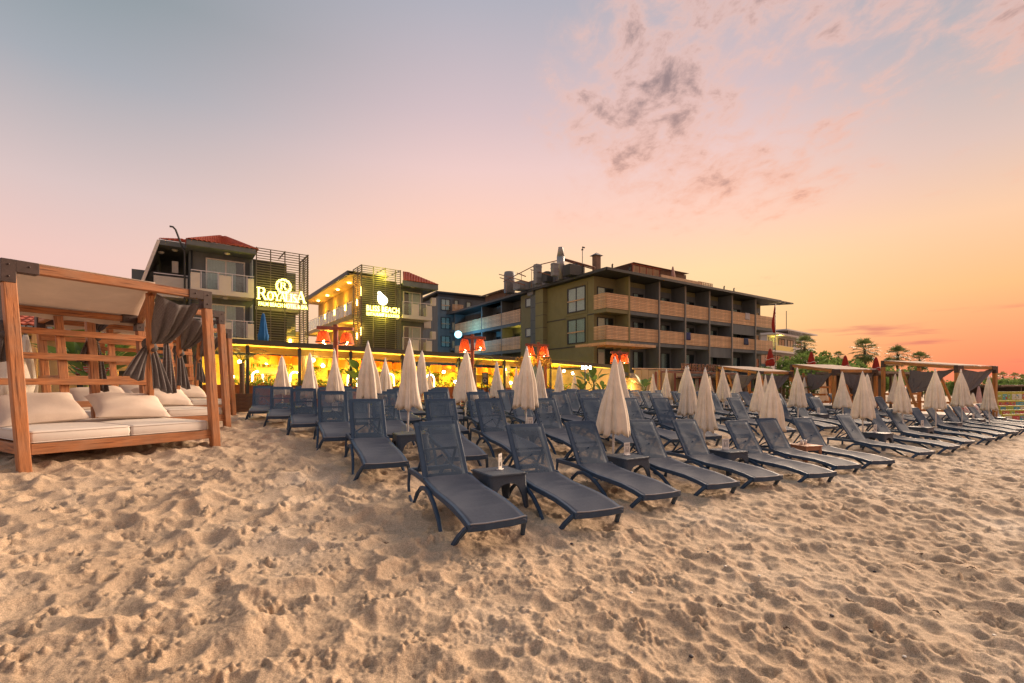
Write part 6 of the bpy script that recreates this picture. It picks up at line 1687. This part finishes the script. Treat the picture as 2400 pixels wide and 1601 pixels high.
# ------------------------------------------------------------------ terrace right of the restaurant
def terrace():
    f = Frame(1285, 26.2, 32)
    r = empty('terrace_wall', (f.o.x, f.o.y, 0), f.th, 'cream boarded terrace wall right of the restaurant', 'wall')
    a, b = f.u_at(1372, 0), f.u_at(1600, 0); g = gz(*f.xy(a, 0))
    MB().box(a, a + 2.4, .0, .2, g - .3, f.z(862, a, 0)).build('panel', CREAMW, r)
    n = 7; zt = f.z(866, f.u_at(1480, 0), 0)
    for k in range(n):
        q0, q1 = f.u_at(1490 + 16 * k, 0), f.u_at(1490 + 16 * (k + 1), 0)
        MB().cbox(q0, q1 - .03, .05, .14, g - .4, zt + .02 * math.sin(k * 2), .02).build('panel', CREAMW, r)
    bar_obj('cap_rail', (f.u_at(1486, 0), .1, zt + .06), (f.u_at(1604, 0), .1, zt + .1), .12, .08, PINE, r)
    for px, py in ((1541, 872), (1586, 872)):
        u = f.u_at(px, -.3); bar_obj('leaning_post', (u - .35, -.45, g - .2), (u + .15, -.05, f.z(py, u, 0)), .12, .12, RUSTW, r)
    plight('wall_wash', f.xy(f.u_at(1400, -1.2), -1.2) + (g + 1.0,), 45, (1, .62, .14)); plight('wall_wash', f.xy(f.u_at(1480, -1.4), -1.4) + (g + 1.0,), 55, (1, .62, .14))
    # pine serving hatch
    u = f.u_at(1483, -.9); x, y = f.xy(u, -.9); g = gz(x, y); h = f.z(886, u, -.9) - g; w = 14 / F * y
    o = empty('pine_crate', (x, y, g), f.th, 'tall pine slatted stall box with papers on top beside the cream wall', 'stall')
    for k in range(9): bar_obj('slat', (-w, -.3, h * (k + .5) / 9), (w, -.3, h * (k + .5) / 9), .03, h / 9 - .015, PINE, o, .003); bar_obj('slat', (-w, -.28, h * (k + .5) / 9), (-w, .3, h * (k + .5) / 9), .03, h / 9 - .015, PINE, o, .003)
    MB().box(-w + .02, w, -.27, .3, 0, h).build('body', PINE, o)
    ob = MB()
    for k in range(4): ob.box(-w * .9 + k * w * .35, -w * .65 + k * w * .35, -.1, -.08, 0, .28)
    o2 = ob.build('magazine_rack', mat('printed_paper', (.35, .30, .25), .7, .6, 25), None, (x, y, g + h + .005), f.th); tag(o2, 'row of small upright leaflets on the pine stall', 'leaflets')
    # pale arched canvas behind the banana plant
    # three bluish white floodlights on a stand
    p = at(1365, 860, 24.6); g = gz(p.x, p.y); o = empty('floodlight_stand', (p.x, p.y, g), 0, 'black stand with three bluish white floodlights at the restaurant end', 'floodlight'); h = p.z - g
    MB().tube([(.14, 0, -.1), (.14, 0, h + .1)], .03, 6).tube([(-.1, 0, h), (.42, 0, h)], .025, 6).build('stand', FRAMED, o); FLD = lamp_mat('flood_white', (.75, .88, 1), 18)
    for dx in (0, .18, .4): hd = MB().cbox(dx - .07, dx + .07, -.05, .05, h - .13, h + .06, .02).build('head', FRAMED, o); MB().box(dx - .05, dx + .05, -.06, -.052, h - .11, h + .04).build('lens', FLD, hd)
    # blue-grey door in the thatched gateway
    p = at(1258, 905, 23.9); g = gz(p.x, p.y); o = empty('gateway', (p.x, p.y, g), R(32), 'thatched gateway with blue grey door panel, below a lamp post', 'gate'); zt = CZ + (HY - 851) * 23.9 / F - g
    MB().cbox(-.42, .42, -.03, .03, 0, zt, .01).build('door', mat('blue_grey_door', (.16, .24, .28), .6, .1, 3), o)
    for s in (-1, 1): bar_obj('post', (s * .52, -.03, -.2), (s * .52, -.03, zt + .1), .12, .12, RUSTW, o, .01, up=(0, 1, 0))
    th = MB(); gg = random.Random(4)
    for k in range(260):
        x0 = gg.uniform(-1.25, .75); z0 = zt + gg.uniform(.05, .42) * (1.2 - abs(x0 + .2) * .5); th.bar((x0, gg.uniform(-.25, .1), z0), (x0 + gg.uniform(-.2, .2), gg.uniform(-.3, .1), z0 - gg.uniform(.15, .4)), .018, .018)
    th.build('thatch', mat('straw', (.45, .26, .06), .9, .3, 8), o)['kind'] = 'stuff'
    plight('gate_light', Vector((p.x - .3, p.y - .7, g + zt + .2)), 14)
terrace()
def letters_sign():
    f = Frame(1560, 29, 32); r = empty('letter_sign', (f.o.x, f.o.y, 0), f.th, 'row of standing wooden letters reading HOUSE & BOHEM on a timber beam', 'sign')
    a, b = f.u_at(1597, 0), f.u_at(1692, 0); z = f.z(868, a, 0); LW = wood_mat('letter_wood', (.20, .085, .05)); s = f.xy(a, 0)[1] / F
    word = 'HOUSE&BOHEM'; fr = [0, .095, .2, .27, .325, .40, .49, .575, .685, .775, .835]
    for ch, q in zip(word, fr):
        me = text_mesh('letter', ch, 17.5 * s * 1.36, LW, .04, 1, .006, 'LEFT'); o = link('letter', me, r, (a + (b - a) * q, 0, z)); o.rotation_euler = (R(90), 0, 0); o.scale = (.72 if ch != 'M' else .95, 1, 1)
    bar_obj('beam', (f.u_at(1545, 0), 0, z - .1), (f.u_at(1730, 0), 0, z - .16), .16, .14, LW, r)
    bar_obj('beam', (f.u_at(1590, 0), .05, z - .42), (f.u_at(1710, 0), .05, z - .46), .08, .1, LW, r)
    for px in (1548, 1608, 1668, 1725): u = f.u_at(px, 0); g = gz(*f.xy(u, 0)); bar_obj('post', (u, .02, g - .2), (u, .02, z - .17), .14, .14, LW, r)
    # what stands in the shade below it: dark stall with hanging clothes
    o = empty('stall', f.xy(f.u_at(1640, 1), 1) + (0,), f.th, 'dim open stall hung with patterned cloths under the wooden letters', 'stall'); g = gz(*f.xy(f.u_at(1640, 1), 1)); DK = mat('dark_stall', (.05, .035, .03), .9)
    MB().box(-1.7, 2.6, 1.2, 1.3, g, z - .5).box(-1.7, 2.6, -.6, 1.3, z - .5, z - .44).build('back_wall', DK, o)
    cols = [(.04, .18, .19), (.45, .40, .33), (.30, .06, .05), (.1, .14, .2), (.5, .3, .12), (.2, .18, .17), (.4, .12, .16)]
    for k in range(9):
        x0 = -1.6 + k * .45; P = [[(x0 + .36 * q / 8, -.5 + .03 * math.sin(q * 1.8 + k), z - .5 - (.75 + .2 * (k % 3)) * t / 6) for q in range(9)] for t in range(7)]
        c = sheet('hanging_cloth', P, mat('cloth_%d' % (k % 7), cols[k % 7], .9, .6, 18), None); c.matrix_basis = o.matrix_basis.copy() if False else Matrix.Translation(o.location) @ Matrix.Rotation(f.th, 4, 'Z')
        tag(c, f'patterned cloth, {ordinal(k + 1)} from the left hanging in the dim stall below the wooden letters', 'cloth', 'cloths hanging in the stall')
letters_sign()
def right_huts():
    # long low timber roofs behind the cabanas
    DW = wood_mat('grey_timber', (.13, .09, .065))
    for i, (pa, pb, py, Y, lab) in enumerate([(1700, 1830, 884, 30, 'low brown timber shelter behind the leftmost cabana'), (2040, 2170, 874, 29, 'low timber shelter between the middle and rightmost cabanas'), (2335, 2480, 905, 46, 'dark low roofed hut at the far right edge'), (1860, 1890, 884, 31, 'small timber shelter right of the leftmost cabana')]):
        f = Frame(pa, Y, 32); b = f.u_at(pb, 0); zt = f.z(py, 0, 0); r = empty('shelter', (f.o.x, f.o.y, 0), f.th, lab, 'shelter'); g = gz(*f.xy(b / 2, 0))
        MB().box(-.3, b + .3, -.4, 3, zt - .02, zt + .12).build('roof', DW, r)
        for k in range(9): q = b * k / 8; bar_obj('rafter', (q, -.5, zt - .08), (q, 3, zt - .08), .08, .1, DW, r, .004)
        for k in range(4): bar_obj('post', (b * k / 3, 0, g - .2), (b * k / 3, 0, zt - .04), .14, .14, DW, r, .008)
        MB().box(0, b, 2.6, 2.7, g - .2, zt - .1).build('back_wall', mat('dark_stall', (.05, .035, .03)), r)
    # colourful water sport boards at the far right
    cols = {'yellow': (.42, .40, .05), 'blue': (.05, .28, .42), 'teal': (.10, .36, .36), 'red': (.45, .06, .07), 'pale': (.55, .55, .48), 'green': (.30, .42, .08), 'white': (.6, .6, .58)}
    cm = {k: mat('board_' + k, v, .5, .35, 9) for k, v in cols.items()}
    rg = random.Random(5)
    for i, (y0, y1, Y, pa, pb) in enumerate([(918, 938, 25.0, 2333, 2420), (939, 951, 24.2, 2338, 2424), (951, 961, 23.4, 2342, 2428), (961, 971, 22.7, 2346, 2432), (971, 986, 22.0, 2352, 2440)]):
        f = Frame(pa, Y, 14); b = f.u_at(pb, 0); zt, zb = f.z(y0, 0, 0), f.z(y1 + 2, 0, 0); g = gz(*f.xy(b / 2, 0)); h = zt - zb
        r = empty('picture_board', (f.o.x, f.o.y, zb), f.th, f'yellow edged board with colourful water sport pictures, {ordinal(i + 1)} from the top at the far right', 'board', 'water sport picture boards at the far right')
        MB().cbox(0, b, 0, .08, 0, h, .01).build('panel', cm['yellow'], r)
        x = .08
        while x < b - .25:
            w = rg.uniform(.22, .5); k = rg.choice(['blue', 'teal', 'blue', 'pale', 'red', 'green']); MB().box(x, min(b - .04, x + w), -.008, -.002, h * .14, h * .74).build('picture', cm[k], r)
            for _ in range(4): q = rg.uniform(x, x + w * .7); zq = rg.uniform(.2, .6) * h; MB().box(q, q + rg.uniform(.05, .14), -.014, -.010, zq, zq + h * .1).build('print', cm[rg.choice(['white', 'red', 'blue', 'yellow'])], r)
            x += w + .05
        for q in (.1, b - .1): MB().box(q - .04, q + .04, .09, .16, g - zb - .2, h * .9).build('post', cm['pale'], r)
    big_parasol(2294, 905, 945, 30, 12, mat('pink_canvas', (.50, .32, .30), .8, .2, 5), '', 'closed pinkish parasol in the distance near the rightmost cabana')
    big_parasol(2280, 921, 946, 28, 12, CREAM, '', 'small closed white parasol in the distance beside a pinkish one')
    # flower-print seats seen between the last loungers
    FL = mat('flower_print', (.5, .40, .38), .9, .1, 3)
    N, L = FL.node_tree.nodes, FL.node_tree.links; v = N.new('ShaderNodeTexVoronoi'); v.inputs['Scale'].default_value = 7; cr = N.new('ShaderNodeValToRGB'); cr.color_ramp.elements[0].color = (.35, .02, .03, 1); cr.color_ramp.elements[1].color = (.55, .45, .4, 1); cr.color_ramp.elements[0].position = .3; cr.color_ramp.elements[1].position = .4; tc = N.new('ShaderNodeTexCoord'); L.new(tc.outputs['Object'], v.inputs['Vector']); L.new(v.outputs['Distance'], cr.inputs[0]); L.new(cr.outputs[0], N['Principled BSDF'].inputs['Base Color'])
    for k, (px, py, Y) in enumerate([(2285, 962, 24), (2262, 968, 23), (2308, 960, 24.5)]):
        p = at(px, py, Y); g = gz(p.x, p.y); o = pillow_mesh(1.3, .7, .35, 5 + k).build('cushion', FL, None, (p.x, p.y, g + .45), .5); o.rotation_euler = (R(50), 0, .5); tag(o, f'red and white flower print cushion, {ordinal(k + 1)} behind the last loungers on the right', 'cushion', 'flower print cushions on the right')
right_huts()
def left_background():
    # closed cream parasols, kiosk and striped wind-break seen through the daybeds
    for i, (px, y0, y1, Y, w, lab) in enumerate([(22, 795, 930, 9.8, 80, 'large closed cream parasol at the left edge seen through the nearest daybed'), (60, 785, 935, 10.4, 40, 'closed cream parasol with grey underside behind the nearest daybed')]):
        big_parasol(px, y0, y1, Y, w, CREAM, '', lab)
    f = Frame(-60, 17, 30); r = empty('kiosk', (f.o.x, f.o.y, 0), f.th, 'low beige kiosk with tiled lean-to roof behind the left daybeds', 'kiosk'); b = f.u_at(330, 0); zt = f.z(752, b * .4, 0); g = gz(*f.xy(b / 2, 0)); DW = wood_mat('grey_timber', (.13, .09, .065))
    MB().box(0, b, .8, 4, g - .2, zt - .3).build('wall', CREAMW, r)
    tile_roof(r, [(-.3, -.4, zt - .25), (b + .3, -.4, zt - .25), (b + .3, 2.5, zt + .7), (-.3, 2.5, zt + .7)], 8)
    for k in range(7): bar_obj('post', (b * k / 6, 0, g - .1), (b * k / 6, 0, zt - .3), .14, .14, PINE, r)
    for z in (.55, 1.2): MB().box(.2, b - .3, .5, .8, zt - z - .12, zt - z).build('shelf', DW, r)
    MB().box(b * .55, b * .9, .72, .79, g + .2, g + 1.5).build('dark_opening', INSIDE, r)
    plight('kiosk_light', f.xy(b * .6, -.6) + (zt - .5,), 24)
    RS = mat('red_white_stripe', (.6, .06, .05), .7)
    for k, (px, py) in enumerate(((193, 868), (240, 870))):
        p = at(px, py, 14.6); o = empty('striped_sign', p, R(30), f'small red and white striped panel, {"left" if k == 0 else "right"} one behind the daybeds', 'panel')
        MB().box(-.16, .16, 0, .03, -.16, .12).build('board', WHITE, o); st = MB()
        for q in range(4): st.box(-.16, .16, -.008, -.001, -.14 + q * .07, -.105 + q * .07)
        st.build('stripes', RS, o); MB().box(-.02, .02, .03, .06, -1.4, .1).build('post', FRAMED, o)
    # terracotta roofed house further back on the left
    f = Frame(-40, 34, 30); r = empty('house', (f.o.x, f.o.y, 0), f.th, 'pale low house with dark glazed upper floor far behind the left daybeds', 'house'); b = f.u_at(330, 0); zt = f.z(735, b * .5, 0)
    MB().box(0, b, 0, 7, -1, zt).build('wall', WHITE, r); MB().box(-.4, b + .4, -.6, 7.4, zt, zt + .25).build('roof', PLAST, r)
    for k in range(6): window(r, 'v', 0, b * (k + .2) / 6, b * (k + .8) / 6, zt - 1.7, zt - .3, FRAMED, .07, 1)
left_background()
